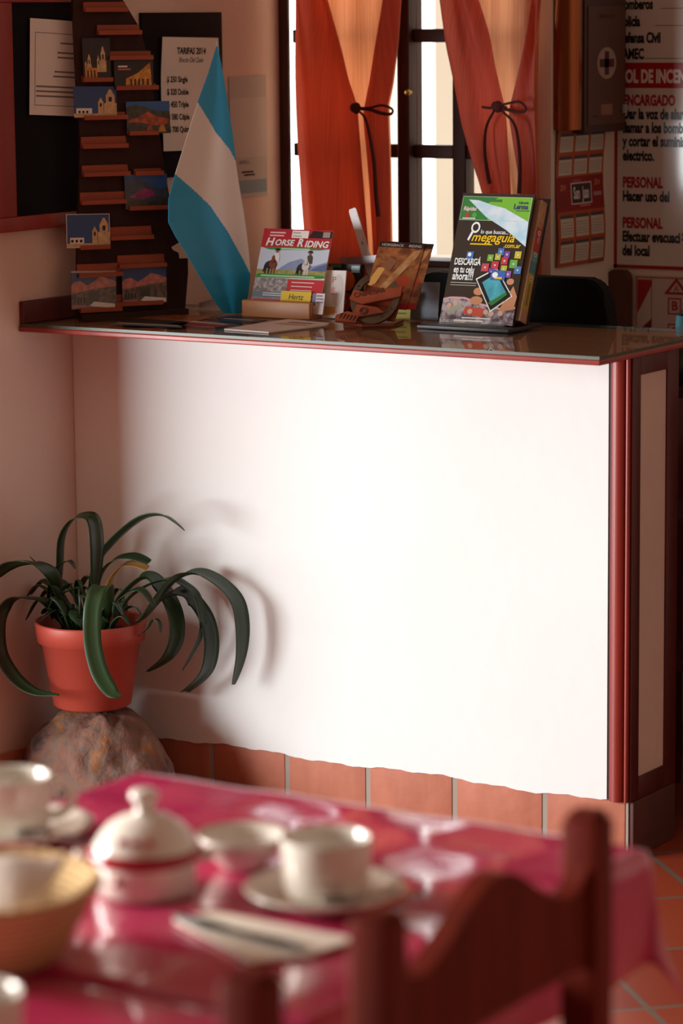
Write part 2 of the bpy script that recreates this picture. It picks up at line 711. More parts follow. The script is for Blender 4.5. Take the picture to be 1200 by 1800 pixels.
# the window, built into the back wall
win = bpy.data.objects.new('window_1', None)
COL.objects.link(win)
win.location = (-0.94, YW, 1.06)
struct(win)
b = B()
b.box(-1.274, -1.249, YW - 0.007, YW + 0.003, 1.06, 2.14, window_wood, 0.001)
b.box(-0.645, -0.62, YW - 0.006, YW + 0.06, 1.06, 2.14, window_wood, 0.002)
b.box(-1.246, -0.645, YW - 0.006, YW + 0.06, 2.11, 2.14, window_wood, 0.002)
b.obj('window_frame', win)
B().box(-0.953, -0.922, YW - 0.012, YW + 0.05, 1.06, 2.11, window_wood, 0.003).obj('mullion', win)
b = B()
b.box(-0.818, -0.784, YW + 0.004, YW + 0.045, 1.075, 2.11, window_wood, 0.003)
b.obj('stile', win)
for z0, z1 in ((1.562, 1.592), (1.303, 1.333), (1.82, 1.85)):
    for x0, x1 in ((-1.246, -0.953), (-0.922, -0.818), (-0.784, -0.645)):
        B().box(x0, x1, YW + 0.008, YW + 0.04, z0, z1, window_wood, 0.003).obj('muntin', win)
B().box(-1.246, -0.645, YW - 0.03, YW + 0.06, 1.06, 1.076, window_wood, 0.003).obj('window_sill', win)
for x0, x1 in ((-1.246, -0.953), (-0.922, -0.818), (-0.784, -0.645)):
    B().box(x0, x1, YW + 0.022, YW + 0.026, 1.076, 2.11, glass).obj('pane', win)
B().box(-1.246, -0.953, YW + 0.075, YW + 0.0765, 1.076, 2.11, screen_mat).obj('insect_screen', win)
B().lathe([(0, -0.012), (0.004, -0.012), (0.004, -0.004), (0.007, 0.0), (0.006, 0.005), (0, 0.007)], (0, 0, 0), brass, 16,
          T=Matrix.Translation((-0.9215, YW - 0.015, 1.451)) @ Matrix.Rotation(R(90), 4, 'X')).obj('window_knob', win)

# a neighbouring house seen through the right casement
nb = B().box(-2.74, 2.5, 4.0, 4.4, -1.0, 5.0, M('neighbour_render', '#a99684', 0.9, mix=(1.5, '#a18c7a', 0.3))).obj('neighbour_building')
tag(nb, 'cream rendered wall of the building outside the window', 'building')
struct(B().box(-12, 6, 1.32, 14, -1.1, -1.0, M('yard', '#b8b0a4', 0.9)).obj('ground_yard'))

# ------------------------------------------------------------------ reception counter
ct = thing('reception_counter', 'white plastered reception counter with red wooden corner post and terracotta skirting', 'counter', (-0.6, 0.1, 0))
# plaster body with a wavy lower edge over the tiles
b = B()
N = 90


def wavy(x):
    return 0.1115 + 0.0035 * math.sin(x * 14.0 + 1.0) + 0.0018 * math.sin(x * 47.0) + 0.001 * math.sin(x * 131.0)


pts = [(XL + 0.001 + (0.0 - XL - 0.001) * i / N) for i in range(N + 1)]
idx = b.mi(plaster_face)
front = [(x, -0.0, wavy(x)) for x in pts]
for i in range(N):
    x0, x1 = pts[i], pts[i + 1]
    b.face([(x0, 0, wavy(x0)), (x1, 0, wavy(x1)), (x1, 0, 0.983), (x0, 0, 0.983)], plaster_face)
    b.face([(x0, 0.012, wavy(x0)), (x1, 0.012, wavy(x1)), (x1, 0, wavy(x1)), (x0, 0, wavy(x0))], plaster_face)
b.box(XL + 0.001, 0.0, 0.012, 0.19, 0.0, 0.983, plaster_face)
b.obj('body', ct)
# skirting tiles
b = B()
edges = [XL + 0.012, -1.122, -0.935, -0.745, -0.548, -0.344, -0.139, 0.044]
for x0, x1 in zip(edges, edges[1:]):
    b.box(x0 + 0.0055, x1 - 0.0055, 0.0035, 0.0118, 0.001, 0.126 if x1 < 0 else 0.112, terracotta, 0.0015)
b.box(XL + 0.012, 0.0445, 0.005, 0.0119, 0.0, 0.124, grout)
b.box(XE - 0.0005, XE + 0.009, 0.008, 0.19, 0.001, 0.113, M('shaded_end_tile', '#5c2c20', 0.6, mix=(7, '#4a2219', 0.3)), 0.0015)  # terracotta end tile coloured dark brown, its shade put into the colour
b.obj('tile_skirting', ct)
# corner post with half-round and bead
prof = [(0.0, 0.0), (0.0, 0.004), (0.006, 0.004)]
b = B()


def post_place(u, v, h):
    return Vector((u, v, h))


out = [(0.0005, 0.012), (0.0005, 0.003), (0.006, 0.003)]
out += [(0.0205 - 0.0145 * math.cos(PI * k / 12), 0.001 - 0.011 * math.sin(PI * k / 12)) for k in range(13)]
out += [(0.0355, 0.003), (0.0375, 0.003)]
out += [(0.0415 - 0.004 * math.cos(PI * k / 6), 0.0 - 0.004 * math.sin(PI * k / 6)) for k in range(7)]
out += [(XE, 0.012)]
b.prism(out, post_place, 0.113, 0.983, red_wood)
b.box(0.0004, 0.0062, 0.0018, 0.012, 0.114, 0.983, groove_wood)
b.obj('corner_post', ct)
b = B()
b.box(XE - 0.03, XE, 0.012, 0.19, 0.113, 0.983, dark_red_wood)
b.box(XE, XE + 0.005, 0.004, 0.036, 0.113, 0.983, dark_red_wood, 0.0015)
b.box(XE, XE + 0.005, 0.15, 0.199, 0.113, 0.983, dark_red_wood, 0.0015)
b.box(XE, XE + 0.005, 0.036, 0.15, 0.943, 0.983, dark_red_wood, 0.0015)
b.box(XE, XE + 0.005, 0.036, 0.15, 0.113, 0.157, dark_red_wood, 0.0015)
b.obj('end_frame', ct)
b = B()
b.box(XE, XE + 0.0012, 0.036, 0.15, 0.157, 0.943, M('end_plaster', '#d9c3b8', 0.9, mix=(6, '#cbb4a8', 0.3), bump=(60, 0.2)))
b.obj('end_panel', ct)

wt = thing('counter_worktop', 'dark red wooden worktop under a sheet of glass on the counter', 'worktop', (-0.6, 0.08, 0.984))
b = B()
b.box(XL + 0.001, 0.075, -0.1813, 0.339, 0.9835, 0.9935, red_wood, 0.002)
b.box(XL + 0.004, 0.071, -0.1775, 0.335, 0.9936, 0.9942, M('worktop_veneer', '#b98a6c', 0.45, 0, 0.3, mix=(5, '#a67658', 0.3, (0.6, 6, 6))))
b.obj('worktop_slab', wt)
b = B()
for zz, up in ((0.9946, False), (1.0, True)):
    q = [(XL + 0.002, -0.1795, zz), (0.073, -0.1795, zz), (0.073, 0.337, zz), (XL + 0.002, 0.337, zz)]
    b.face(q if up else q[::-1], glass)
q = [(XL + 0.002, -0.1795), (0.073, -0.1795), (0.073, 0.337), (XL + 0.002, 0.337)]
for k in range(4):
    (xa, ya), (xb, yb_) = q[k], q[(k + 1) % 4]
    b.face([(xa, ya, 0.9946), (xb, yb_, 0.9946), (xb, yb_, 1.0), (xa, ya, 1.0)], M('glass_edge', '#333f2c', 0.4))
b.obj('glass_sheet', wt)
b = B()
b.box(XL + 0.0008, XL + 0.012, -0.178, 0.3, 1.0003, 1.046, dark_red_wood, 0.0015)
b.obj('upstand', wt)
# the lower desk behind the counter
dk = thing('back_desk', 'dark wooden desk shelf behind the counter at its right end', 'desk', (-0.03, 0.45, 0))
B().box(-0.15, 0.2, 0.345, 0.6, 0.86, 0.88, dark_red_wood, 0.003).obj('desk_top', dk)
B().box(-0.15, -0.13, 0.345, 0.6, 0.0, 0.86, dark_red_wood, 0.002).obj('side_panel', dk)
B().box(0.18, 0.2, 0.345, 0.6, 0.0, 0.86, dark_red_wood, 0.002).obj('side_panel', dk)
for zz in (0.3, 0.6):
    B().box(-0.13, 0.18, 0.35, 0.59, zz, zz + 0.015, dark_red_wood, 0.002).obj('shelf', dk)
pc = B().lathe([(0, 0), (0.028, 0), (0.031, 0.085), (0.027, 0.085), (0.025, 0.004), (0, 0.004)], (-0.05, 0.4, 0.8803), black_metal, 28).obj('pen_cup')
tag(pc, 'small black pen cup on the desk behind the counter end', 'cup')
pn = thing('marker_pen', 'light blue pen standing up behind the right end of counter', 'pen', (-0.055, 0.4, 0.885))
B().tube([(-0.056, 0.4, 0.887), (-0.046, 0.402, 1.02)], 0.0085, M('cyan_plastic', '#4f9fb8', 0.4), 12).obj('barrel', pn)
B().tube([(-0.046, 0.402, 1.02), (-0.028, 0.408, 1.04), (-0.022, 0.41, 1.045)], [0.006, 0.004, 0.002], black_metal, 10).obj('tip', pn)

# ------------------------------------------------------------------ left wall: boards and sheets


def wall_plane(y0, z0, gap=0.002, bend=None, tilt=0.0):
    # a sheet on the left wall, seen from the room: u runs along +y, v up
    u = Vector((0, math.cos(tilt), math.sin(tilt)))
    v = Vector((0, -math.sin(tilt), math.cos(tilt)))
    return plane((XL + gap, y0, z0), u, v, bend)


nb_ = thing('notice_board', 'black notice board in a reddish wooden frame on left wall', 'notice board', (XL, -0.09, 1.19))
b = B()
b.box(XL + 0.001, XL + 0.012, -0.235, 0.05, 1.222, 1.68, black_board)
b.obj('board_panel', nb_)
b = B()
for (y0, y1, z0, z1) in ((-0.265, 0.08, 1.192, 1.222), (-0.265, 0.08, 1.655, 1.69), (-0.265, -0.2, 1.222, 1.655), (0.05, 0.08, 1.222, 1.655)):
    b.box(XL + 0.0005, XL + 0.02, y0, y1, z0, z1, red_wood, 0.002)
b.obj('board_frame', nb_)
s = Sheet(wall_plane(-0.15, 1.428, 0.0135, lambda a, b_: 0.005 * (1 + math.sin(a * 18)), R(-3)), 0.19, 0.196, paper, 0.0004, grid=(6, 6))
s.frame(0.08, 0.1, 0.97, 0.86, 0.001, ink)
for k, (u0, u1, v) in enumerate(((0.5, 0.75, 0.75), (0.45, 0.8, 0.65), (0.45, 0.85, 0.6), (0.4, 0.9, 0.45), (0.38, 0.9, 0.4), (0.1, 0.9, 0.29), (0.1, 0.92, 0.24), (0.1, 0.85, 0.19))):
    s.rect(u0, v, u1, v + 0.018, M('faint_ink', '#77706b', 0.8))
tag(s.obj('notice_sheet'), 'white typed notice pinned to the red framed black board', 'notice')

b = B().box(XL + 0.0008, XL + 0.008, 0.262, 0.568, 1.275, 1.633, black_board, 0.001)
tag(b.obj('price_board'), 'plain black board behind the price list', 'board')
s = Sheet(wall_plane(0.32, 1.334, 0.0125, lambda a, b_: 0.006 * math.cos(b_ * 22) * 0.5 + 0.003, R(-1.2)), 0.214, 0.247, paper, 0.0004, grid=(4, 12))
s.text('TARIFAS 2014', 0.52, 0.855, 0.0135, ink, align='CENTER', sx=0.95, bold=0.035)
s.text('Rincón Del Cielo', 0.52, 0.78, 0.011, ink, align='CENTER', sx=0.85, shear=0.25)
for k, t in enumerate(('$ 250 Single', '$ 320 Doble', '$ 450 Triple', '$ 580 Cdple', '$ 700 Quint')):
    s.text(t, 0.1, 0.605 - 0.11 * k, 0.0125, ink, sx=0.9, bold=0.03)
tag(s.obj('price_list'), 'white hotel price list sheet on the black board behind the flag', 'price list')
s = Sheet(wall_plane(0.6, 1.2155, 0.003), 0.15, 0.274, M('grey_paper', '#b7b3ac', 0.7), 0.0006)
s.rect(0.02, 0.03, 0.98, 0.14, M('dull_blue_print', '#7f97a0', 0.7))
s.rect(0.02, 0.33, 0.98, 0.82, M('pale_print', '#c4bfb7', 0.7))
s.text('47575-5', 0.24, 0.275, 0.008, ink, sx=1.0)
s.rect(0.3, 0.2, 0.62, 0.215, ink)
s.rect(0.36, 0.175, 0.66, 0.19, ink)
tag(s.obj('printed_notice'), 'pale grey printed sheet on left wall between flag and window', 'notice')

# ------------------------------------------------------------------ postcard rack
RA = R(57)
RU = Vector((math.cos(RA), math.sin(RA), 0))
RP = plane((-1.219, -0.05, 1.0), RU, (0, 0, 1))
rk = thing('postcard_rack', 'tall dark carved wooden rack of small ledges for postcards, at counter left end', 'rack', (-1.16, 0.05, 1.0))
outl = [(-0.004, 0.001), (0.004, 0.19), (0.012, 0.37), (0.004, 0.66), (0.0, 0.74), (0.085, 0.74), (0.113, 0.66), (0.151, 0.60), (0.169, 0.53), (0.184, 0.423),
        (0.201, 0.304), (0.212, 0.232), (0.238, 0.2), (0.245, 0.178), (0.232, 0.153), (0.212, 0.143), (0.215, 0.137), (0.228, 0.13), (0.23, 0.117), (0.249, 0.117), (0.249, 0.086), (0.24, 0.001)]
b = B()
b.prism(outl, RP, -0.012, 0.0, rack_wood)
b.obj('backboard', rk)
b = B()
b.prism([(0.0, 0.0005), (0.24, 0.0005), (0.24, 0.012), (0.0, 0.012)], RP, 0.0, 0.022, rack_wood)
b.obj('rack_base', rk)
ledges = [(0.025, 0.655, 0.116, 0.636), (0.054, 0.608, 0.146, 0.589), (0.076, 0.554, 0.17, 0.537), (0.018, 0.505, 0.08, 0.493), (0.09, 0.486, 0.181, 0.475),
          (0.018, 0.429, 0.111, 0.415), (0.117, 0.392, 0.179, 0.381), (0.013, 0.379, 0.111, 0.356), (0.014, 0.32, 0.114, 0.298), (0.129, 0.31, 0.189, 0.297),
          (0.008, 0.264, 0.106, 0.24), (0.114, 0.24, 0.211, 0.225), (0.071, 0.19, 0.164, 0.164), (0.003, 0.16, 0.066, 0.147), (-0.002, 0.115, 0.094, 0.089),
          (0.088, 0.13, 0.192, 0.104), (0.078, 0.048, 0.182, 0.025), (0.0, 0.0335, 0.09, 0.0155)]
for (s0, z1, s1, z0) in ledges:
    b = B()
    b.prism([(s0, z0), (s1 + 0.003, z0), (s1, z1), (s0, z1)], RP, 0.0003, 0.006, ledge_wood)
    b.prism([(s0, z0 - 0.001), (s1 + 0.003, z0 - 0.001), (s1 + 0.003, z0 + 0.001), (s0, z0 + 0.001)], RP, 0.006, 0.0165, ledge_wood)
    b.prism([(s0, z0 + 0.001), (s1 + 0.003, z0 + 0.001), (s1 + 0.003, z0 + 0.008), (s0, z0 + 0.008)], RP, 0.0138, 0.0165, ledge_wood)
    b.obj('ledge', rk)


def card(s0, z0, w, h, tilt=0.0, lift=0.0075, lean=0.06):
    u = Vector(RU)
    n = Vector((math.sin(RA), -math.cos(RA), 0))
    v = Vector((0, 0, 1)) - n * lean
    c, s_ = math.cos(tilt), math.sin(tilt)
    return plane(RP(s0, z0, lift + h * lean * 0.9), u * c + v * s_, v * c - u * s_)


def tower(s, u, v, k, mat, dark):
    # white church tower with a stepped belfry and little dome
    s.rect(u, v, u + 0.26 * k, v + 0.30 * k, mat, 3)
    s.rect(u + 0.04 * k, v + 0.30 * k, u + 0.22 * k, v + 0.52 * k, mat, 3)
    s.poly([(u + 0.05 * k, v + 0.52 * k), (u + 0.21 * k, v + 0.52 * k), (u + 0.15 * k, v + 0.68 * k), (u + 0.11 * k, v + 0.68 * k)], mat, 3)
    s.rect(u + 0.10 * k, v + 0.34 * k, u + 0.16 * k, v + 0.47 * k, dark, 4)
    s.rect(u - 0.12 * k, v, u - 0.01 * k, v + 0.34 * k, mat, 3)
    s.poly([(u - 0.11 * k, v + 0.34 * k), (u - 0.02 * k, v + 0.34 * k), (u - 0.065 * k, v + 0.46 * k)], mat, 3)
    s.rect(u - 0.085 * k, v + 0.2 * k, u - 0.045 * k, v + 0.3 * k, dark, 4)


night = M('print_night', '#1c1210', 0.4, mix=(60, '#2b1a14', 0.3))
sky_blue = M('print_sky', '#2f5f9e', 0.4)
deep_blue = M('print_deep_sky', '#27467f', 0.4)
stone_p = M('print_stone', '#d9bd8e', 0.4, mix=(90, '#bd9a68', 0.2))
glow_p = M('print_gold', '#e0a336', 0.4, mix=(120, '#a8641a', 0.2))
orange_p = M('print_orange_hill', '#c75a2c', 0.4, mix=(90, '#7d3b22', 0.15))
olive_p = M('print_olive', '#4e4a34', 0.4, mix=(80, '#2e3327', 0.15))
pink_hill = M('print_pink_hill', '#d98674', 0.4, mix=(90, '#a45a50', 0.2))
magenta_p = M('print_magenta', '#b03a78', 0.4, mix=(80, '#6d2a55', 0.2))
grey_hill = M('print_grey_hill', '#4b5563', 0.4, mix=(70, '#38424d', 0.2))
village = M('print_village', '#7d5f50', 0.4, mix=(110, '#3f3a36', 0.12))
white_p = flat('#e9e6e0')
dark_p = flat('#1b1715')
GC = 'postcards on the rack'


def pc_done(s, label):
    tag(s.obj('postcard'), label, 'postcard', GC)


s = Sheet(card(0.019, 0.4948, 0.061, 0.087), 0.061, 0.087, night, 0.0008)
for u, v, k in ((0.08, 0.18, 0.8), (0.55, 0.2, 1.1)):
    tower(s, u + 0.06, v, k * 0.8, stone_p, night)
s.rect(0.06, 0.06, 0.5, 0.3, glow_p, 4)
for u in (0.14, 0.26, 0.38):
    s.rect(u, 0.06, u + 0.05, 0.24, night, 5)
pc_done(s, 'night postcard of a floodlit two-towered church, upper left on the rack')
s = Sheet(card(0.088, 0.4768, 0.087, 0.058), 0.087, 0.058, night, 0.0008)
s.poly([(0.28, 0.12), (0.95, 0.1), (0.92, 0.92), (0.6, 0.55), (0.3, 0.36)], glow_p, 2)
for u in (0.4, 0.5, 0.6, 0.7, 0.82):
    s.rect(u, 0.12, u + 0.045, 0.34, night, 3)
s.rect(0.1, 0.76, 0.34, 0.82, white_p, 2).rect(0.1, 0.66, 0.42, 0.72, flat('#c26a5a'), 2)
pc_done(s, 'night postcard of a yellow lit arcade, right of the church postcard')
s = Sheet(card(-0.003, 0.4195, 0.094, 0.064, R(-1)), 0.094, 0.064, deep_blue, 0.0008)
s.rect(0, 0, 1, 0.13, stone_p)
s.rect(0.05, 0.13, 0.42, 0.3, white_p, 2)
for u in (0.1, 0.19, 0.28):
    s.rect(u, 0.14, u + 0.05, 0.22, dark_p, 3)
tower(s, 0.70, 0.12, 1.15, stone_p, dark_p)
pc_done(s, 'postcard of a stone church tower under blue sky, in the upper half of rack')
s = Sheet(card(0.113, 0.3828, 0.097, 0.067), 0.097, 0.067, sky_blue, 0.0008)
s.poly([(0, 0.0), (1, 0.0), (1, 0.68), (0.7, 0.7), (0.45, 0.82), (0.2, 0.9), (0, 0.82)], olive_p, 2)
s.poly([(0.02, 0.42), (0.25, 0.5), (0.5, 0.68), (0.75, 0.5), (0.97, 0.46), (0.97, 0.3), (0.6, 0.25), (0.3, 0.36), (0.05, 0.34)], orange_p, 3)
s.poly([(0.72, 0.05), (0.9, 0.05), (0.85, 0.3), (0.76, 0.25)], glow_p, 4)
s.poly([(0.45, 0.05), (0.6, 0.05), (0.56, 0.28), (0.48, 0.25)], orange_p, 4)
pc_done(s, 'postcard of orange hills overlapping the price list')
s = Sheet(card(0.106, 0.2268, 0.096, 0.072), 0.096, 0.072, sky_blue, 0.0008)
s.poly([(0, 0), (1, 0), (1, 0.62), (0.8, 0.55), (0.6, 0.7), (0.3, 0.9), (0.1, 0.85), (0, 0.9)], grey_hill, 2)
s.poly([(0.1, 0.35), (0.3, 0.5), (0.45, 0.6), (0.65, 0.5), (0.7, 0.36), (0.5, 0.3), (0.3, 0.28)], magenta_p, 3)
s.poly([(0, 0), (1, 0), (1, 0.3), (0.6, 0.2), (0, 0.3)], olive_p, 3)
pc_done(s, 'postcard of a magenta hillside in the middle right of the rack')
s = Sheet(card(-0.026, 0.1507, 0.096, 0.07, R(-1)), 0.096, 0.07, deep_blue, 0.0008)
s.frame(0, 0, 1, 1, 0.0012, white_p, 2)
s.rect(0.02, 0.02, 0.98, 0.13, stone_p)
s.rect(0.08, 0.13, 0.4, 0.3, white_p, 2)
for u in (0.1, 0.2, 0.3):
    s.rect(u, 0.16, u + 0.06, 0.24, dark_p, 3)
tower(s, 0.72, 0.13, 1.1, stone_p, dark_p)
pc_done(s, 'white bordered postcard of a church tower, sticking out at the left of the rack')
for (s0, z0, w_, h_, til, lab, sleeve) in ((0.095, 0.0285, 0.1, 0.074, R(-1), 'postcard of pink mountains above a village, lower right on the rack', 0),
                                           (-0.019, 0.0225, 0.099, 0.08, R(-2), 'postcard of pink mountains in a shiny sleeve at the foot of rack', 1)):
    s = Sheet(card(s0, z0, w_, h_, til), w_, h_, deep_blue, 0.0008)
    s.poly([(0, 0), (1, 0), (1, 0.72), (0.85, 0.8), (0.65, 0.86), (0.5, 0.72), (0.35, 0.62), (0.2, 0.74), (0.06, 0.7), (0, 0.62)], pink_hill, 2)
    s.poly([(0, 0), (1, 0), (1, 0.6), (0.7, 0.56), (0.4, 0.5), (0, 0.4)], village, 3)
    s.poly([(0.4, 0.08), (0.98, 0.03), (0.98, 0.14), (0.5, 0.2)], white_p, 4)
    s.poly([(0.38, 0.2), (0.62, 0.2), (0.62, 0.48), (0.38, 0.46)], olive_p, 4)
    for u in (0.06, 0.13, 0.2, 0.27):
        s.rect(u, 0.16, u + 0.03, 0.3, dark_p, 4)
    s.poly([(0.02, 0.03), (0.35, 0.06), (0.33, 0.12), (0.02, 0.1)], flat('#b56a72'), 4)
    if sleeve:
        s.rect(0, 0.95, 1, 1, flat('#b9a49c'), 4)
        s.rect(0.0, 0.0, 1.0, 1.0, acrylic, 8)
    pc_done(s, lab)

# ------------------------------------------------------------------ Argentine style desk flag
fl = thing('desk_flag', 'light blue and white striped satin flag on a small pole on the counter', 'flag', (-0.975, 0.215, 1.0))
FA = R(32.3)
FP = plane((-0.985, 0.2, 1.0), (math.cos(FA), math.sin(FA), 0), (0, 0, 1))
left = [(-0.037, 0.562), (-0.055, 0.505), (-0.075, 0.452), (-0.10, 0.375), (-0.123, 0.304), (-0.138, 0.25), (-0.139, 0.202), (-0.125, 0.172), (-0.104, 0.136), (-0.078, 0.087), (-0.052, 0.039), (-0.03, 0.003)]
right = [(-0.034, 0.562), (-0.026, 0.516), (-0.015, 0.445), (-0.006, 0.38), (0.001, 0.314), (0.008, 0.262), (0.015, 0.219), (0.021, 0.172), (0.025, 0.135), (0.028, 0.087), (0.022, 0.04), (0.014, 0.002)]
blue_f = M('flag_blue', '#1fa4d8', 0.3, 0, 0.5)
white_f = M('flag_white', '#ece8e2', 0.3, 0, 0.5)


def flag_edge(tab, t):
    n = len(tab) - 1
    i = min(int(t * n), n - 1)
    f = t * n - i
    return Vector((tab[i][0] * (1 - f) + tab[i + 1][0] * f, tab[i][1] * (1 - f) + tab[i + 1][1] * f))


b = B()
NU, NV = 84, 280
ib, iw = b.mi(blue_f), b.mi(white_f)


def flag_pt(a, t):
    L_, R_ = flag_edge(left, t), flag_edge(right, t)
    p = L_.lerp(R_, a)
    wdt = (R_ - L_).length
    h = 0.62 * wdt * (1 - a) ** 2 + 0.1 * wdt * math.sin(PI * a) + 0.004 * math.sin(8 * a + 2.5 * t + 0.6) * min(1, t * 3)
    return FP(p.x, p.y, h), p


lo1 = [(-0.085, 0.452), (-0.077, 0.448), (-0.042, 0.386), (-0.013, 0.348), (0.002, 0.318), (0.012, 0.26), (0.03, 0.2)]
lo2 = [(-0.16, 0.33), (-0.123, 0.3), (-0.09, 0.268), (-0.054, 0.231), (-0.019, 0.177), (0.008, 0.125), (0.03, 0.078)]


def below(tab, p):
    for (x0, z0), (x1, z1) in zip(tab, tab[1:]):
        if x0 <= p.x <= x1:
            return p.y < z0 + (z1 - z0) * (p.x - x0) / (x1 - x0)
    return p.x > tab[-1][0] and False or p.x < tab[0][0] and p.y < tab[0][1]


vsf = [[None] * (NV + 1) for _ in range(NU + 1)]
pp = {}
for i in range(NU + 1):
    for j in range(NV + 1):
        w_, p = flag_pt(i / NU, j / NV)
        vsf[i][j] = b.bm.verts.new(w_)
        pp[i, j] = p
for i in range(NU):
    for j in range(NV):
        f = b.bm.faces.new([vsf[i][j], vsf[i][j + 1], vsf[i + 1][j + 1], vsf[i + 1][j]])
        f.smooth = True
        c = (pp[i, j] + pp[i + 1, j + 1]) / 2
        f.material_index = iw if below(lo1, c) and not below(lo2, c) else ib
b.obj('flag_cloth', fl, solid=0.0008)
b = B()
b.tube([FP(-0.012, 0.008, -0.008), FP(-0.036, 0.572, -0.004)], 0.0035, M('pole_white', '#c9c2b4', 0.4), 10)
b.obj('flag_pole', fl)
b = B()
bp_ = FP(-0.012, 0, -0.008)
b.lathe([(0, 0.0003), (0.02, 0.0003), (0.02, 0.006), (0.006, 0.01), (0, 0.01)], (bp_.x, bp_.y, 1.0), M('pole_white'), 24)
b.obj('pole_base', fl)

# rolled paper behind the flag
b = B()
P0 = Vector((-1.127, 0.225, 1.0005))


def curl(a, t):
    ang = t * 2.2
    r = 0.02
    return P0 + Vector((0.085 * a + 0.012 * math.sin(t * 2), 0.02 * a + r * math.sin(ang), 0.0005 + r * (1 - math.cos(ang)) * (0.4 + 0.8 * a)))


b.grid(curl, 10, 14, paper)
tag(b.obj('curled_paper', solid=0.0006), 'white sheet of paper with a curled-up edge lying behind the flag', 'paper')

# ------------------------------------------------------------------ leaflet stand with the riding flyer
ls = thing('leaflet_stand', 'small honey-coloured wooden leaflet stand on the counter', 'leaflet stand', (-0.85, 0.18, 1.0))
b = B()
b.box(-0.943, -0.773, 0.152, 0.166, 1.0005, 1.036, honey_wood, 0.0025)
b.obj('front_lip', ls)
b = B()
b.box(-0.943, -0.773, 0.166, 0.225, 1.0005, 1.01, honey_wood, 0.002)
b.obj('stand_base', ls)
b = B()
pl_ = plane((-0.941, 0.209, 1.01), (1, 0, 0), (0, 0.34, 0.94))
b.prism([(0, 0), (0.166, 0), (0.166, 0.1), (0, 0.1)], pl_, -0.006, 0.0, honey_wood)
b.obj('stand_back', ls)


def lean_plane(x, y, z, deg, yaw=0.0, roll=0.0):
    u = Vector((math.cos(R(yaw)), math.sin(R(yaw)), 0))
    bk = Vector((-math.sin(R(yaw)), math.cos(R(yaw)), 0))
    v = bk * math.sin(R(deg)) + Vector((0, 0, math.cos(R(deg))))
    c, s_ = math.cos(R(roll)), math.sin(R(roll))
    return plane((x, y, z), u * c + v * s_, v * c - u * s_)


red_p, green_p = flat('#b3202e'), flat('#2f8b3a')
s = Sheet(lean_plane(-0.938, 0.1735, 1.0115, 20), 0.172, 0.18, flat('#e4ded8'), 0.0012)
s.rect(0, 0.835, 1, 1, red_p)
s.rect(0.42, 0.895, 0.66, 0.985, flat('#efe8e0'), 2)
s.text('Estancias', 0.44, 0.95, 0.0035, flat('#333030'), 3).text('& Ranchos', 0.44, 0.91, 0.0035, flat('#333030'), 3)
s.poly([(0.66, 0.9), (1.0, 0.9), (1.0, 0.99), (0.95, 0.975), (0.72, 0.99)], flat('#26120f'), 2)
s.rect(0.87, 0.91, 0.97, 0.975, flat('#9a8f86'), 3)
s.lines(0.1, 0.34, 0.9, 0.97, 2, flat('#e6c8c4'), 2)
s.text('H', 0.06, 0.795, 0.0165, white_p, 5, sx=1.15, shear=0.2, bold=0.03)
s.text('ORSE', 0.195, 0.80, 0.0125, white_p, 5, sx=1.1, shear=0.2, bold=0.03)
s.text('R', 0.52, 0.795, 0.0165, white_p, 5, sx=1.0, shear=0.2, bold=0.03)
s.text('IDING', 0.63, 0.79, 0.0135, white_p, 5, sx=1.1, shear=0.2, bold=0.03)
s.rect(0, 0.772, 1, 0.84, red_p)
s.poly([(0.14, 0.745), (0.86, 0.755), (0.98, 0.772), (0.5, 0.782), (0.02, 0.772)], green_p, 3)
s.rect(0.3, 0.756, 0.72, 0.768, flat('#cfe0c8'), 4)
s.rect(0, 0.42, 1, 0.772, M('print_sky_pale', '#c3c9d8', 0.4), 2)
s.poly([(0.32, 0.52), (0.45, 0.6), (0.62, 0.65), (0.8, 0.56), (1, 0.62), (1, 0.45), (0.3, 0.45)], M('print_blue_hill', '#7d8db4', 0.4, mix=(70, '#8a93b0', 0.2)), 3)
s.poly([(0.7, 0.47), (0.85, 0.55), (1, 0.6), (1, 0.44), (0.7, 0.44)], flat('#5b6690'), 4)
s.rect(0, 0.42, 1, 0.505, M('print_grass', '#b9a564', 0.4, mix=(120, '#7a8444', 0.2)), 5)


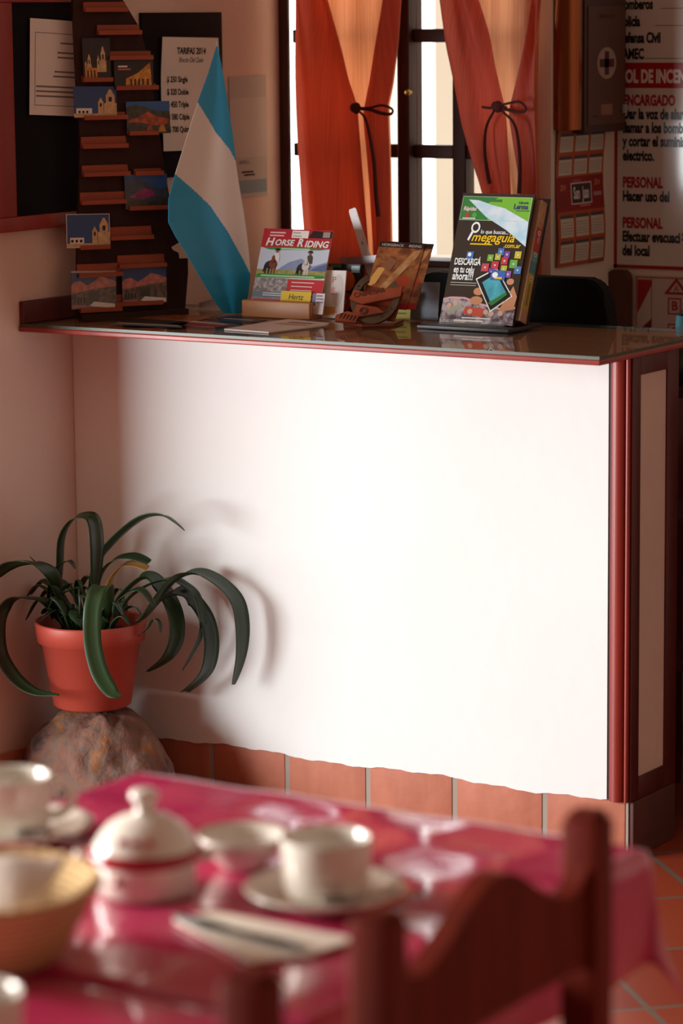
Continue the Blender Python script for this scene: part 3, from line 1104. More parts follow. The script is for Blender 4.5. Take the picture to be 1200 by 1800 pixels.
def rider(s, u, v, k, horse, chest, shirt):
    for du, w_ in ((0.0, 0.022), (0.05, 0.024), (0.1, 0.024), (0.145, 0.02)):
        s.poly([(u + du * k, v), (u + (du + w_) * k, v), (u + (du + w_ + 0.008) * k, v + 0.1 * k), (u + (du - 0.006) * k, v + 0.1 * k)], horse if du < 0.08 else chest, 6)
    s.ell(u + 0.085 * k, v + 0.125 * k, 0.1 * k, 0.055 * k, horse, 6, 18)
    s.ell(u + 0.115 * k, v + 0.14 * k, 0.06 * k, 0.065 * k, chest, 7, 16)
    s.poly([(u + 0.08 * k, v + 0.15 * k), (u + 0.15 * k, v + 0.15 * k), (u + 0.13 * k, v + 0.235 * k), (u + 0.085 * k, v + 0.235 * k)], chest, 7)
    s.ell(u + 0.108 * k, v + 0.205 * k, 0.022 * k, 0.05 * k, chest, 8, 12)
    s.poly([(u - 0.03 * k, v + 0.02 * k), (u - 0.005 * k, v + 0.03 * k), (u + 0.01 * k, v + 0.14 * k), (u - 0.02 * k, v + 0.12 * k)], dark_p, 6)
    s.poly([(u + 0.1 * k, v + 0.17 * k), (u + 0.205 * k, v + 0.17 * k), (u + 0.2 * k, v + 0.26 * k), (u + 0.17 * k, v + 0.29 * k), (u + 0.12 * k, v + 0.28 * k)], shirt, 6)
    s.ell(u + 0.15 * k, v + 0.305 * k, 0.022 * k, 0.022 * k, flat('#8a5a44'), 6, 10)
    s.poly([(u + 0.105 * k, v + 0.318 * k), (u + 0.2 * k, v + 0.314 * k), (u + 0.172 * k, v + 0.345 * k), (u + 0.13 * k, v + 0.345 * k)], dark_p, 7)


rider(s, 0.12, 0.45, 0.9, flat('#2f2320'), flat('#7a3a22'), flat('#dcd8d2'))
rider(s, 0.6, 0.435, 0.9, flat('#2a2826'), flat('#cfc6be'), flat('#4a4038'))
s.poly([(0, 0.405), (0.96, 0.415), (1, 0.44), (0.96, 0.452), (0.03, 0.452)], green_p, 9)
s.rect(0.08, 0.42, 0.86, 0.437, flat('#b7d6a8'), 10)
s.rect(0, 0.0, 0.48, 0.405, M('print_bw_photo', '#bdb4b2', 0.5, mix=(140, '#7c7474', 0.12)), 2)
s.rect(0, 0.17, 0.5, 0.24, flat('#6b8590'), 3)
s.rect(0.15, 0.215, 0.48, 0.225, white_p, 4).rect(0.15, 0.19, 0.48, 0.2, white_p, 4)
s.rect(0, 0.12, 0.5, 0.165, flat('#c77f8e'), 3)
s.rect(0.48, 0.12, 1, 0.4, flat('#c8323a'), 2)
s.lines(0.54, 0.9, 0.15, 0.385, 5, flat('#f0cfc8'), 3, 0.25)
tag(s.obj('riding_flyer'), 'horse riding flyer with red header and two riders in the wooden stand', 'flyer')
s = Sheet(lean_plane(-0.941, 0.178, 1.0119, 20), 0.172, 0.094, cream_paper, 0.004)
tag(s.obj('leaflet_stack'), 'stack of cream leaflets behind the horse riding flyer', 'leaflets')
s = Sheet(lean_plane(-0.862, 0.1705, 1.0112, 14), 0.075, 0.046, flat('#e8c832'), 0.0008)
s.text('Hertz', 0.5, 0.62, 0.0115, flat('#2a2724'), 2, 'CENTER', sx=0.95, shear=0.18)
tag(s.obj('yellow_card'), 'yellow card with black lettering in front of the riding flyer', 'card')
s = Sheet(lean_plane(-0.7835, 0.171, 1.0112, 14), 0.03, 0.044, flat('#e6e2e2'), 0.0008)
s.rect(0, 0.4, 0.3, 1, flat('#7d7a9a'), 1).lines(0.36, 0.95, 0.5, 0.95, 3, flat('#8b7f9e'), 2)
tag(s.obj('small_card'), 'small white and lilac card beside the yellow card', 'card')
s = Sheet(lean_plane(-0.772, 0.196, 1.0016, 12, 8), 0.048, 0.1, flat('#ece6e0'), 0.004)
s.rect(0.08, 0.06, 0.6, 0.24, flat('#e0a868'))
s.ell(0.66, 0.58, 0.28, 0.34, flat('#dcd2cc'), 1)
s.text('P', 0.36, 0.74, 0.013, flat('#c9566a'), 2).text('e', 0.36, 0.56, 0.013, flat('#c9566a'), 2).rect(0.38, 0.5, 0.56, 0.515, flat('#d98a3a'), 2)
tag(s.obj('brochure'), 'white brochure with pink letters leaning right of the wooden stand', 'brochure')
s = Sheet(lean_plane(-0.788, 0.243, 1.0025, 5, 4), 0.075, 0.108, flat('#15110f'), 0.018)
s.ell(0.58, 0.68, 0.26, 0.2, flat('#c4501e'), 1).ell(0.55, 0.28, 0.23, 0.18, flat('#b23a1c'), 1)
s.ell(0.55, 0.28, 0.06, 0.05, flat('#d8763a'), 2).ell(0.55, 0.28, 0.035, 0.03, flat('#b23a1c'), 3)
s.rect(0.72, 0.84, 0.98, 0.97, flat('#9fc3d0'), 2)
s.rect(0.05, 0.93, 0.4, 0.99, flat('#3d6b48'), 2)
tag(s.obj('black_folder'), 'black box folder with two orange discs behind the white brochure', 'folder')

# ------------------------------------------------------------------ pencil box with rule and set square
ph = B()
ph.box(-0.758, -0.7, 0.272, 0.326, 1.0005, 1.0045, cream_paper)
for (x0, x1, y0, y1) in ((-0.758, -0.7, 0.272, 0.276), (-0.758, -0.7, 0.322, 0.326), (-0.758, -0.754, 0.276, 0.322), (-0.704, -0.7, 0.276, 0.322)):
    ph.box(x0, x1, y0, y1, 1.0045, 1.066, cream_paper)
tag(ph.obj('pencil_box'), 'cream desk box holding the ruler and set square', 'box')
ruler_mat = M('ruler_plastic', '#d8cbc8', 0.35, 0, 0.5)
b = B()
rp = plane((-0.7135, 0.306, 1.008), Vector((0.93, 0, 0.36)), Vector((-0.18, 0, 0.98)))
dirv = Vector((-0.072, 0, 0.208)).normalized()
per = Vector((dirv.z, 0, -dirv.x))
rp = plane((-0.711, 0.311, 1.03), per, dirv)
pts_ = [(0, 0), (0.0195, 0), (0.0195, 0.195), (0.017, 0.2), (0.0025, 0.2), (0, 0.195)]
b.prism(pts_, rp, -0.002, 0.0, ruler_mat)
for k in range(38):
    v = 0.006 + k * 0.005
    b.face([rp(0.0192, v, 0.0002), rp(0.0192, v + 0.0007, 0.0002), rp(0.0165 if k % 5 else 0.0145, v + 0.0007, 0.0002), rp(0.0165 if k % 5 else 0.0145, v, 0.0002)], ink)
b.face([rp(0.008, 0.12, 0.0002), rp(0.012, 0.12, 0.0002), rp(0.012, 0.128, 0.0002), rp(0.008, 0.128, 0.0002)], flat('#9a8d90'))
tag(b.obj('ruler'), 'pale plastic ruler standing slanted behind the counter items', 'ruler')
b = B()
A, Bq, Cq = Vector((-0.792, 0.1185)), Vector((-0.668, 0.131)), Vector((-0.716, 0.03))
cen = (A + Bq + Cq) / 3
ins = [p.lerp(cen, 0.5) for p in (A, Bq, Cq)]
sp = plane((0, 0.296, 1.0), (1, 0, 0), (0, 0, 1))
tri = [A, Bq, Cq]
sq_mat = make_glass('tinted_acrylic', (0.62, 0.5, 0.5, 1))
for k in range(3):
    b.prism([tuple(tri[k]), tuple(tri[(k + 1) % 3]), tuple(ins[(k + 1) % 3]), tuple(ins[k])], sp, -0.002, 0.0, M('set_square_plastic', '#a8898a', 0.3, 0, 0.5, transmission=0.45))
tag(b.obj('set_square'), 'translucent plastic set square in front of the slanted ruler', 'set square')

# ------------------------------------------------------------------ horseshoe leaflet holder
hh = thing('horseshoe_holder', 'carved wooden leaflet holder with an iron horseshoe on the counter', 'leaflet holder', (-0.6, 0.14, 1.0))
b = B()
b.prism([(-0.665, 0.112), (-0.6, 0.078), (-0.555, 0.13), (-0.575, 0.2), (-0.635, 0.2)], lambda u, v, h: Vector((u, v, h)), 1.0005, 1.006, carved_wood)
b.obj('holder_base', hh)
HP = lean_plane(-0.598, 0.128, 1.0535, 32, 22, -12)
b = B()
n = 36
inner, outer = 0.034, 0.05
arc = []
for k in range(n + 1):
    a = R(128 + (412 - 128) * k / n)
    sq = 1.18
    arc.append((math.cos(a), math.sin(a) * sq, 1.0 - 0.35 * abs(k / n - 0.5) * 2 * 0.6))
poly = [(c * outer, s_ * outer) for c, s_, t in arc] + [(c * (outer - 0.016 * t), s_ * (outer - 0.016 * t)) for c, s_, t in reversed(arc)]
for k in range(n):
    c0, s0, t0 = arc[k]
    c1, s1, t1 = arc[k + 1]
    q = [(c0 * outer, s0 * outer), (c1 * outer, s1 * outer), (c1 * (outer - 0.016 * t1), s1 * (outer - 0.016 * t1)), (c0 * (outer - 0.016 * t0), s0 * (outer - 0.016 * t0))]
    b.prism([q[3], q[2], q[1], q[0]], HP, 0.0, 0.006, chrome_black)
for k in (4, 9, 13, 23, 27, 32):
    c0, s0, t0 = arc[k]
    rr = outer - 0.008 * t0
    b.face([HP(c0 * rr + 0.0022 * math.cos(j * PI / 4), s0 * rr + 0.0022 * math.sin(j * PI / 4), 0.0064) for j in range(8)], black_metal)
b.obj('horseshoe', hh)


def plank(pts_, h0, h1, name, text=None, tu=0, tv=0, size=0.01, rot=0.0):
    b = B()
    b.prism(pts_, HP, h0, h1, carved_wood, 0.0008)
    if text:
        put_text(b, text, lambda a, c: HP(tu + a, tv + c, h1 + 0.0006), size, M('burnt_letter', '#4a1c10', 0.5), 'LEFT', 0.8, 0, 0.02, rot)
    return b.obj(name, hh)


plank([(-0.05, -0.016), (-0.02, -0.022), (0.052, 0.012), (0.05, 0.036), (-0.015, 0.004), (-0.046, 0.006)], 0.0065, 0.012, 'letter_plank', 'CABALGAR', -0.04, -0.012, 0.011, 0.42)
plank([(-0.034, -0.05), (-0.02, -0.052), (0.03, -0.03), (0.012, -0.022), (-0.03, -0.024)], 0.0065, 0.012, 'arrow_plank')
plank([(-0.064, -0.071), (-0.02, -0.066), (-0.016, -0.046), (-0.045, -0.044), (-0.066, -0.058)], 0.004, 0.013, 'foot_plank')
b = B()
for (u, v, r) in ((-0.012, -0.037, 0.008), (-0.012, -0.037, 0.0045)):
    b.tube([HP(u + r * math.cos(k * PI / 6), v + r * math.sin(k * PI / 6), 0.0125) for k in range(12)], 0.001, M('burnt_letter'), 6, closed=True)
for k in range(6):
    u = -0.056 + 0.007 * k
    b.tube([HP(u, -0.063, 0.0135), HP(u + 0.003, -0.052, 0.0135)], 0.0012, M('burnt_letter'), 6)
b.obj('carving', hh)
b = B()
b.prism([(-0.03, -0.042), (0.05, -0.036), (0.05, 0.03), (-0.03, 0.03)], HP, -0.012, -0.006, carved_wood)
b.prism([(0.0, -0.035), (0.025, -0.035), (0.025, 0.0), (0.0, 0.0)], HP, -0.022, -0.012, carved_wood)
b.obj('holder_back', hh)

brown_p = M('print_brown_leaf', '#6b3a22', 0.35, mix=(60, '#a8683a', 0.14))
tan_p = M('print_tan', '#c89a68', 0.35, mix=(60, '#a06a3e', 0.2))
for k, (dx, dy, lab) in enumerate(((0.0, 0.0, 'front brown riding leaflet leaning in the horseshoe holder'), (0.017, 0.006, 'rear brown riding leaflet fanned out behind the front one'))):
    s = Sheet(lean_plane(-0.646 + dx, 0.150 + dy * 1.2, 1.034, 40, 14, -3), 0.098, 0.165, brown_p, 0.0008)
    s.rect(0, 0.92, 1, 1, flat('#2e1a14'), 1)
    s.text('HORSEBACK', 0.06, 0.935, 0.0065, flat('#d8cfc6'), 2, sx=0.9)
    if k == 0:
        s.text('RIDING', 0.66, 0.935, 0.0065, flat('#d8cfc6'), 2, sx=0.9)
    s.poly([(0.2, 0.1), (0.42, 0.28), (0.9, 0.78), (0.96, 0.9), (0.8, 0.88), (0.38, 0.42), (0.15, 0.2)], tan_p, 2)
    s.poly([(0.02, 0.3), (0.16, 0.36), (0.3, 0.62), (0.12, 0.6), (0.03, 0.45)], flat('#d9a25a'), 2)
    s.poly([(0.22, 0.6), (0.4, 0.56), (0.5, 0.72), (0.3, 0.78)], flat('#8a5a40'), 3)
    s.poly([(0.48, 0.18), (0.75, 0.2), (0.92, 0.45), (0.7, 0.52), (0.55, 0.4)], flat('#b5472a'), 1)
    s.poly([(0.1, 0.08), (0.3, 0.12), (0.32, 0.3), (0.14, 0.32)], flat('#d86a2a'), 3)
    s.rect(0, 0.0, 1, 0.09, flat('#b02430'), 4)
    s.rect(0.35, 0.03, 0.75, 0.05, flat('#e6bcb8'), 5)
    tag(s.obj('riding_leaflet'), lab, 'leaflet', 'brown riding leaflets')

s = Sheet(lean_plane(-0.628, 0.236, 1.0008, 8, 6), 0.044, 0.056, flat('#c8b43c'), 0.001)
s.lines(0.1, 0.9, 0.15, 0.9, 4, flat('#6d6430'), 1, 0.3)
tag(s.obj('yellow_notice'), 'yellow printed card propped behind the horseshoe holder', 'card')
nf = thing('note_frame', 'clear acrylic frame with blue squared paper left of the magazine stand', 'frame', (-0.565, 0.27, 1.0))
NP_ = lean_plane(-0.601, 0.262, 1.0008, 8, 4)
s = Sheet(NP_, 0.068, 0.078, flat('#b9c6d6'), 0.0008)
for k in range(14):
    s.rect(0.05 + 0.065 * k, 0.06, 0.055 + 0.065 * k, 0.92, flat('#93a6c2'), 1)
for k in range(16):
    s.rect(0.05, 0.06 + 0.055 * k, 0.93, 0.064 + 0.055 * k, flat('#93a6c2'), 1)
s.rect(0.02, 0.08, 0.05, 0.9, flat('#6a6f86'), 2)
s.obj('squared_paper', nf)
b = B()
b.prism([(-0.003, 0), (0.071, 0), (0.071, 0.082), (-0.003, 0.082)], NP_, 0.0012, 0.0028, acrylic)
b.prism([(-0.004, 0.0), (0.072, 0.0), (0.072, 0.003), (-0.004, 0.003)], NP_, -0.003, 0.02, acrylic)
b.obj('acrylic_cover', nf)
b = B()
b.box(-0.596, -0.578, 0.268, 0.284, 1.0775, 1.086, M('green_clip', '#2f8a4e', 0.4), 0.002)
b.obj('green_clip', nf)

# ------------------------------------------------------------------ phone guide on its stand
ms = thing('magazine_stand', 'dark-based display stand holding phone guides on the counter', 'magazine stand', (-0.38, 0.17, 1.0))
b = B()
b.box(-0.487, -0.277, 0.106, 0.245, 1.0006, 1.008, M('stand_dark', '#1e1713', 0.4), 0.001)
b.obj('stand_base', ms)
b = B()
MPb = lean_plane(-0.455, 0.203, 1.0100, 21)
b.prism([(0.0, 0), (0.168, 0), (0.168, 0.262), (0.0, 0.262)], MPb, -0.004, 0, M('stand_dark'))
b.obj('stand_back', ms)
b = B()
b.box(-0.45, -0.3, 0.1315, 0.1375, 1.008, 1.02, acrylic)
b.obj('acrylic_lip', ms)
blk = M('print_gloss_black', '#17140f', 0.12, 0, 0.5, coat=0.3)
bend = lambda a, c: -0.004 * max(0, (a - 0.11) / 0.055) ** 2 * max(0.0, 1 - c / 0.16)
MP = lean_plane(-0.461, 0.1505, 1.0112, 21)
s = Sheet(plane(MP(0, 0, 0), (1, 0, 0), MP(0, 1, 0) - MP(0, 0, 0), bend), 0.166, 0.272, blk, 0.006, grid=(8, 8))
gr1, gr2, wht, yel = flat('#2f7d3c', 0.2), flat('#74b83a', 0.2), flat('#eef2f2', 0.2), flat('#efc420', 0.25)
s.rect(0.02, 0.79, 0.98, 0.975, gr2, 1)
s.poly([(0.02, 0.79), (0.42, 0.79), (0.3, 0.9), (0.52, 0.975), (0.02, 0.975)], gr1, 2)
s.poly([(0.1, 0.95), (0.25, 0.945), (0.45, 0.91), (0.62, 0.89), (0.98, 0.79), (1.0, 0.6), (0.7, 0.72), (0.38, 0.82)], M('print_ice', '#dfeaf0', 0.2, mix=(40, '#a9d3e6', 0.2)), 3)
s.text('Rápidas', 0.05, 0.865, 0.0085, flat('#f0d8d8'), 4, sx=0.8, shear=0.2, bold=0.02)
s.ell(0.12, 0.83, 0.035, 0.02, flat('#b03a30'), 4, 10).ell(0.22, 0.83, 0.035, 0.02, flat('#4ea04a'), 4, 10)
s.rect(0.06, 0.8, 0.24, 0.808, white_p, 4)
s.rect(0.4, 0.935, 0.56, 0.955, flat('#3c7a34'), 4)
s.text('Librería', 0.8, 0.925, 0.0055, flat('#2d3b5a'), 4, sx=0.9, bold=0.02)
s.text('Lerma', 0.74, 0.885, 0.0105, flat('#3a4468'), 4, sx=0.85, bold=0.03)
s.rect(0.78, 0.868, 0.96, 0.876, flat('#4d6a52'), 4)
s.frame(0.02, 0.79, 0.98, 0.975, 0.0008, flat('#bfd8c0'), 5)
# loupe emblem and headline
n = 22
ring = [(0.27 + 0.062 * math.cos(2 * PI * k / n), 0.735 + 0.043 * math.sin(2 * PI * k / n)) for k in range(n)]
rin = [(0.27 + 0.04 * math.cos(2 * PI * k / n), 0.735 + 0.028 * math.sin(2 * PI * k / n)) for k in range(n)]
for k in range(n):
    s.poly([ring[k], ring[(k + 1) % n], rin[(k + 1) % n], rin[k]], wht, 5)
s.poly([(0.225, 0.71), (0.25, 0.695), (0.205, 0.63), (0.18, 0.64)], wht, 5)
s.text('lo que buscas...', 0.35, 0.69, 0.0082, wht, 5, sx=0.9, bold=0.01)
s.text('megaguia', 0.235, 0.63, 0.0185, yel, 5, sx=1.02, shear=0.25, bold=0.012)
s.poly([(0.23, 0.602), (0.55, 0.602), (0.52, 0.612), (0.235, 0.612)], yel, 5)
s.text('.com.ar', 0.7, 0.588, 0.009, yel, 5, sx=1.0, bold=0.02)
s.text('DESCARGÁ', 0.06, 0.445, 0.0135, wht, 5, sx=0.62, bold=0.025)
s.text('en tu celu', 0.07, 0.385, 0.0135, wht, 5, sx=0.62, bold=0.025)
s.text('ahora!!!', 0.07, 0.33, 0.0155, wht, 5, sx=0.7, bold=0.025)
s.rect(0.08, 0.488, 0.42, 0.491, wht, 5).rect(0.06, 0.305, 0.42, 0.308, wht, 5).rect(0.06, 0.285, 0.42, 0.291, flat('#a9a49c'), 5)
s.rect(0.215, 0.495, 0.31, 0.548, flat('#3f6fb8'), 6).ell(0.255, 0.525, 0.025, 0.016, wht, 7, 10)
rnd = random.Random(4)
tiles = [(0.68, 0.555, '#4a78c0'), (0.77, 0.535, '#7a4a9a'), (0.92, 0.535, '#c8b83a'), (0.55, 0.505, '#7ab040'), (0.65, 0.515, '#b8b83a'), (0.75, 0.485, '#c03a4a'), (0.88, 0.465, '#6aa84a'),
         (0.5, 0.43, '#c04a5a'), (0.63, 0.45, '#c03a4a'), (0.76, 0.425, '#b0b83a'), (0.95, 0.42, '#4a78b8'), (0.6, 0.4, '#7a4a9a'), (0.83, 0.385, '#8a5aa8')]
for (u, v, h) in tiles:
    k = rnd.uniform(0.85, 1.15)
    s.rect(u - 0.045 * k, v - 0.028 * k, u + 0.045 * k, v + 0.028 * k, flat(h, 0.25), 6)
    s.ell(u, v, 0.014, 0.008, flat('#d0ccc6'), 7, 8)
sk = flat('#c98d68', 0.3)
s.ell(0.47, 0.245, 0.07, 0.03, sk, 5, 14).ell(0.46, 0.175, 0.09, 0.033, sk, 5, 14)
s.poly([(0.78, 0.1), (0.98, 0.12), (1.0, 0.22), (0.93, 0.3), (0.86, 0.2)], sk, 5)
s.ell(0.88, 0.33, 0.05, 0.025, sk, 5, 12)
s.poly([(0.4, 0.34), (0.66, 0.43), (0.94, 0.22), (0.68, 0.09)], wht, 6)
s.poly([(0.42, 0.335), (0.66, 0.42), (0.92, 0.22), (0.68, 0.105)], flat('#101314', 0.15), 7)
s.poly([(0.5, 0.315), (0.67, 0.385), (0.87, 0.23), (0.69, 0.14)], M('print_screen_teal', '#4fb8c8', 0.2, mix=(40, '#2f7f9a', 0.2)), 8)
s.poly([(0.63, 0.16), (0.69, 0.14), (0.87, 0.23), (0.85, 0.25)], gr1, 9)
s.rect(0.6, 0.335, 0.8, 0.41, flat('#3a66b0', 0.2), 10).ell(0.66, 0.375, 0.04, 0.022, wht, 11, 12).rect(0.66, 0.345, 0.76, 0.36, yel, 11)
crowd = M('print_crowd', '#b9aeb0', 0.25, mix=(70, '#54495a', 0.1))
edge_ = [(0.0, 0.18), (0.1, 0.195), (0.3, 0.195), (0.55, 0.15), (0.8, 0.125), (1.0, 0.14)]
for k in range(24):
    u0, u1 = k / 24, (k + 1) / 24
    t_ = interp_edge(edge_, (u0 + u1) / 2)
    s.rect(u0, 0.0, u1, t_, crowd, 3)
    s.poly([(u0, interp_edge(edge_, u0) - 0.012), (u1, interp_edge(edge_, u1) - 0.012), (u1, interp_edge(edge_, u1) + 0.003), (u0, interp_edge(edge_, u0) + 0.003)], flat('#d9a8b0'), 4)
s.poly([(0.3, 0.07), (0.58, 0.05), (0.6, 0.115), (0.33, 0.13)], flat('#c8503a'), 4)
s.poly([(0.1, 0.05), (0.28, 0.12), (0.26, 0.15), (0.08, 0.08)], flat('#a8a890'), 4)
for (u, v) in ((0.1, 0.13), (0.18, 0.15), (0.4, 0.09), (0.62, 0.09), (0.7, 0.08), (0.82, 0.085)):
    s.ell(u, v, 0.035, 0.02, flat('#d8b098'), 5, 10)
s.rect(0.2, 0.012, 0.6, 0.024, white_p, 5).rect(0.3, 0.035, 0.7, 0.045, white_p, 5)
tag(s.obj('phone_guide_magazine'), 'glossy black magazine with yellow headline facing forward in the stand', 'magazine')
# thick book behind, its printed spine showing on the right
bk = thing('phone_book', 'thick phone book with coloured printed spine, behind the glossy magazine', 'book', (-0.38, 0.19, 1.009))
BPk = lean_plane(-0.452, 0.168, 1.0195, 21)
b = B()
b.prism([(0, 0), (0.166, 0), (0.166, 0.252), (0, 0.252)], BPk, -0.03, 0.0, flat('#a08468'))
b.obj('pages', bk)
sp_ = plane(BPk(0.1665, 0, 0.0), BPk(0, 0, -1) - BPk(0, 0, 0), BPk(0, 1, 0) - BPk(0, 0, 0))
s = Sheet(sp_, 0.03, 0.252, flat('#a8845e'), 0.0004)
s.rect(0, 0.0, 1, 0.1, flat('#b98a70'), 1).rect(0, 0.1, 1, 0.4, flat('#b8a03e'), 1).rect(0, 0.4, 1, 0.5, flat('#4a8290'), 1)
s.rect(0, 0.5, 1, 0.58, flat('#5f9a94'), 1).rect(0, 0.58, 1, 0.78, flat('#b0302a'), 1)
s.rect(0, 0.78, 1, 1, M('print_tan'), 1).rect(0.82, 0, 1, 1, flat('#3a2a20'), 2)
for v in (0.36, 0.56, 0.74):
    s.ell(0.45, v, 0.2, 0.018, flat('#dcd2c8'), 2, 12).ell(0.45, v, 0.1, 0.009, flat('#8a3a30'), 3, 10)
put_text(s, 'GUIA', lambda a, c: s.p(0.03 * 0.62 - c, 0.63 * 0.262 + a, 0.0006), 0.008, flat('#ddd2c8'), 'LEFT', 1.0)
s.rect(0.3, 0.14, 0.6, 0.32, flat('#8a7a30'), 2)
s.obj('spine', bk)

# ------------------------------------------------------------------ loose leaflets on the glass


def lying(name, label, pts_, mat, prints=(), z=1.0006, th=0.0008, cat='leaflet'):
    b = B()
    f = lambda u, v, h: Vector((u, v, h))
    b.prism(pts_, f, z, z + th, mat)
    for k, (pl2, m2) in enumerate(prints):
        b.face([(u, v, z + th + 0.0003 * (k + 1)) for u, v in pl2], m2)
    return tag(b.obj(name), label, cat)


lying('folded_leaflet', 'white folded leaflet lying on the counter before the wooden stand',
      [(-0.815, -0.1), (-0.7, -0.112), (-0.672, 0.06), (-0.69, 0.098), (-0.81, 0.125)], flat('#dccfc8'),
      [([(-0.78, 0.03), (-0.7, 0.02), (-0.698, 0.035), (-0.778, 0.046)], flat('#a8858a')), ([(-0.77, 0.06), (-0.71, 0.055), (-0.71, 0.07), (-0.77, 0.076)], flat('#8a6a70'))], th=0.003)
lying('dark_leaflet', 'black and white leaflet lying at the foot of the rack',
      [(-1.1, -0.1), (-0.93, -0.085), (-0.97, 0.0), (-1.11, 0.01)], flat('#2a1f1c'),
      [([(-1.095, -0.09), (-0.94, -0.082), (-0.945, -0.072), (-1.094, -0.078)], flat('#d0c8c0'))])
lying('orange_leaflet', 'orange and brown picture leaflet lying behind the dark leaflet',
      [(-1.12, 0.02), (-0.97, 0.02), (-0.99, 0.13), (-1.12, 0.12)], M('print_autumn', '#a8622c', 0.35, mix=(60, '#5a2e1a', 0.12)))
lying('red_leaflet', 'red printed leaflet lying in front of the flag',
      [(-0.985, -0.06), (-0.86, -0.07), (-0.855, 0.0), (-0.97, 0.03)], flat('#8a2a2c'),
      [([(-0.975, -0.005), (-0.87, -0.02), (-0.868, -0.002), (-0.972, 0.02)], flat('#c8b8ae'))])
lying('blue_leaflet', 'dark blue leaflet lying at the foot of the flag',
      [(-0.97, 0.06), (-0.85, 0.05), (-0.85, 0.11), (-0.965, 0.135)], flat('#2c2f48'),
      [([(-0.95, 0.085), (-0.87, 0.08), (-0.87, 0.095), (-0.95, 0.1)], flat('#c0b2ac'))])

# ------------------------------------------------------------------ curtains
def interp(tab, z):
    tab = sorted(tab, key=lambda t: t[1])
    if z <= tab[0][1]:
        a, b_ = tab[0], tab[1]
    elif z >= tab[-1][1]:
        a, b_ = tab[-2], tab[-1]
    else:
        for a, b_ in zip(tab, tab[1:]):
            if a[1] <= z <= b_[1]:
                break
    return a[0] + (b_[0] - a[0]) * (z - a[1]) / (b_[1] - a[1])


def curtain(label, name, Lt, Rt, VL, VR, knot, clampL, clampR, seed):
    root = thing('curtain', label, 'curtain', (knot[0], 0.77, 1.42))
    ph0 = seed * 1.7

    def sheet(lf, rf, yb, amp, nf, mat=None, z0=0.97, z1=2.12):
        b = B()

        def fn(a, t):
            z = z0 + (z1 - z0) * t
            x0, x1 = lf(z), rf(z)
            x = x0 + (x1 - x0) * a
            pinch = 1 - 0.55 * math.exp(-((z - 1.42) / 0.16) ** 2)
            y = yb + amp * pinch * (math.sin(a * nf * 2 * PI + ph0 + 1.2 * math.sin(z * 3 + seed)) + 0.4 * math.sin(a * nf * 5.1 + 5 * z + seed))
            return Vector((x, y, z))
        b.grid(fn, 46, 48, mat or curtain_mat)
        return b
    cap = lambda f, lo, hi: (lambda z: min(max(f(z), lo), hi))
    L = cap(lambda z: interp(Lt, z), clampL, clampR)
    Rr = cap(lambda z: interp(Rt, z), clampL, clampR)
    vl = cap(lambda z: interp(VL, z), clampL, clampR)
    vr = cap(lambda z: interp(VR, z), clampL, clampR)
    sheet(lambda z: L(z) + 0.006, lambda z: Rr(z) - 0.006, 0.787, 0.004, 4.0).obj('back_panel', root)
    sheet(L, vl, 0.762, 0.015, 1.6, drape_mat).obj('drape', root)
    sheet(vr, Rr, 0.762, 0.014, 1.1, drape_mat).obj('drape', root)
    return root


c1 = curtain('left tied orange-red curtain at the window, beside the dark window frame', 'c1',
             [(-1.206, 1.659), (-1.207, 1.531), (-1.201, 1.337), (-1.194, 1.207), (-1.186, 1.116)],
             [(-0.925, 1.656), (-0.932, 1.569), (-0.946, 1.468), (-0.957, 1.423), (-0.955, 1.341), (-0.954, 1.226)],
             [(-1.097, 1.658), (-1.066, 1.556), (-1.049, 1.48), (-1.03, 1.429), (-1.026, 1.4), (-1.012, 1.25), (-1.0, 1.1)],
             [(-0.972, 1.657), (-0.992, 1.556), (-1.004, 1.48), (-1.016, 1.429), (-1.022, 1.4), (-1.009, 1.25), (-1.0, 1.1)],
             (-1.02, 1.416), -1.23, -0.905, 1)
c2 = curtain('right tied orange-red curtain at the window, above the magazine stand', 'c2',
             [(-0.807, 1.655), (-0.796, 1.556), (-0.778, 1.468), (-0.761, 1.381), (-0.735, 1.293), (-0.714, 1.231), (-0.7, 1.1)],
             [(-0.567, 1.653), (-0.572, 1.579), (-0.576, 1.469), (-0.576, 1.408), (-0.571, 1.234)],
             [(-0.723, 1.654), (-0.694, 1.58), (-0.677, 1.506), (-0.656, 1.434), (-0.65, 1.41), (-0.637, 1.25), (-0.63, 1.1)],
             [(-0.575, 1.653), (-0.592, 1.58), (-0.617, 1.494), (-0.634, 1.438), (-0.643, 1.41), (-0.618, 1.25), (-0.61, 1.1)],
             (-0.655, 1.422), -0.87, -0.567, 2)
yk = 0.737


def bow(root, kx, kz, loop, tails, band):
    b = B()
    b.ball((kx, yk, kz), 0.011, tie_mat, (1, 0.8, 1.2))
    b.ball((kx - 0.008, yk, kz + 0.001), 0.008, tie_mat, (1, 0.8, 1.3))
    knot = b.obj('tie_knot', root)
    b = B()
    b.tube(catmull([(x, yk - 0.004 * math.sin(i), z) for i, (x, z) in enumerate(loop)], 6), 0.0045, tie_mat, 8, 0.6)
    b.obj('tie_loop', knot)
    for t in tails:
        b = B()
        pth = catmull([(x, yk - 0.003, z) for x, z in t], 6)
        b.tube(pth, [0.004 + 0.004 * i / len(pth) for i in range(len(pth))], tie_mat, 8, 0.5)
        b.obj('tie_tail', knot)
    b = B()
    b.tube(catmull([(x, yk + 0.002, z) for x, z in band], 6), 0.004, tie_mat, 8, 0.7)
    b.obj('tie_band', knot)


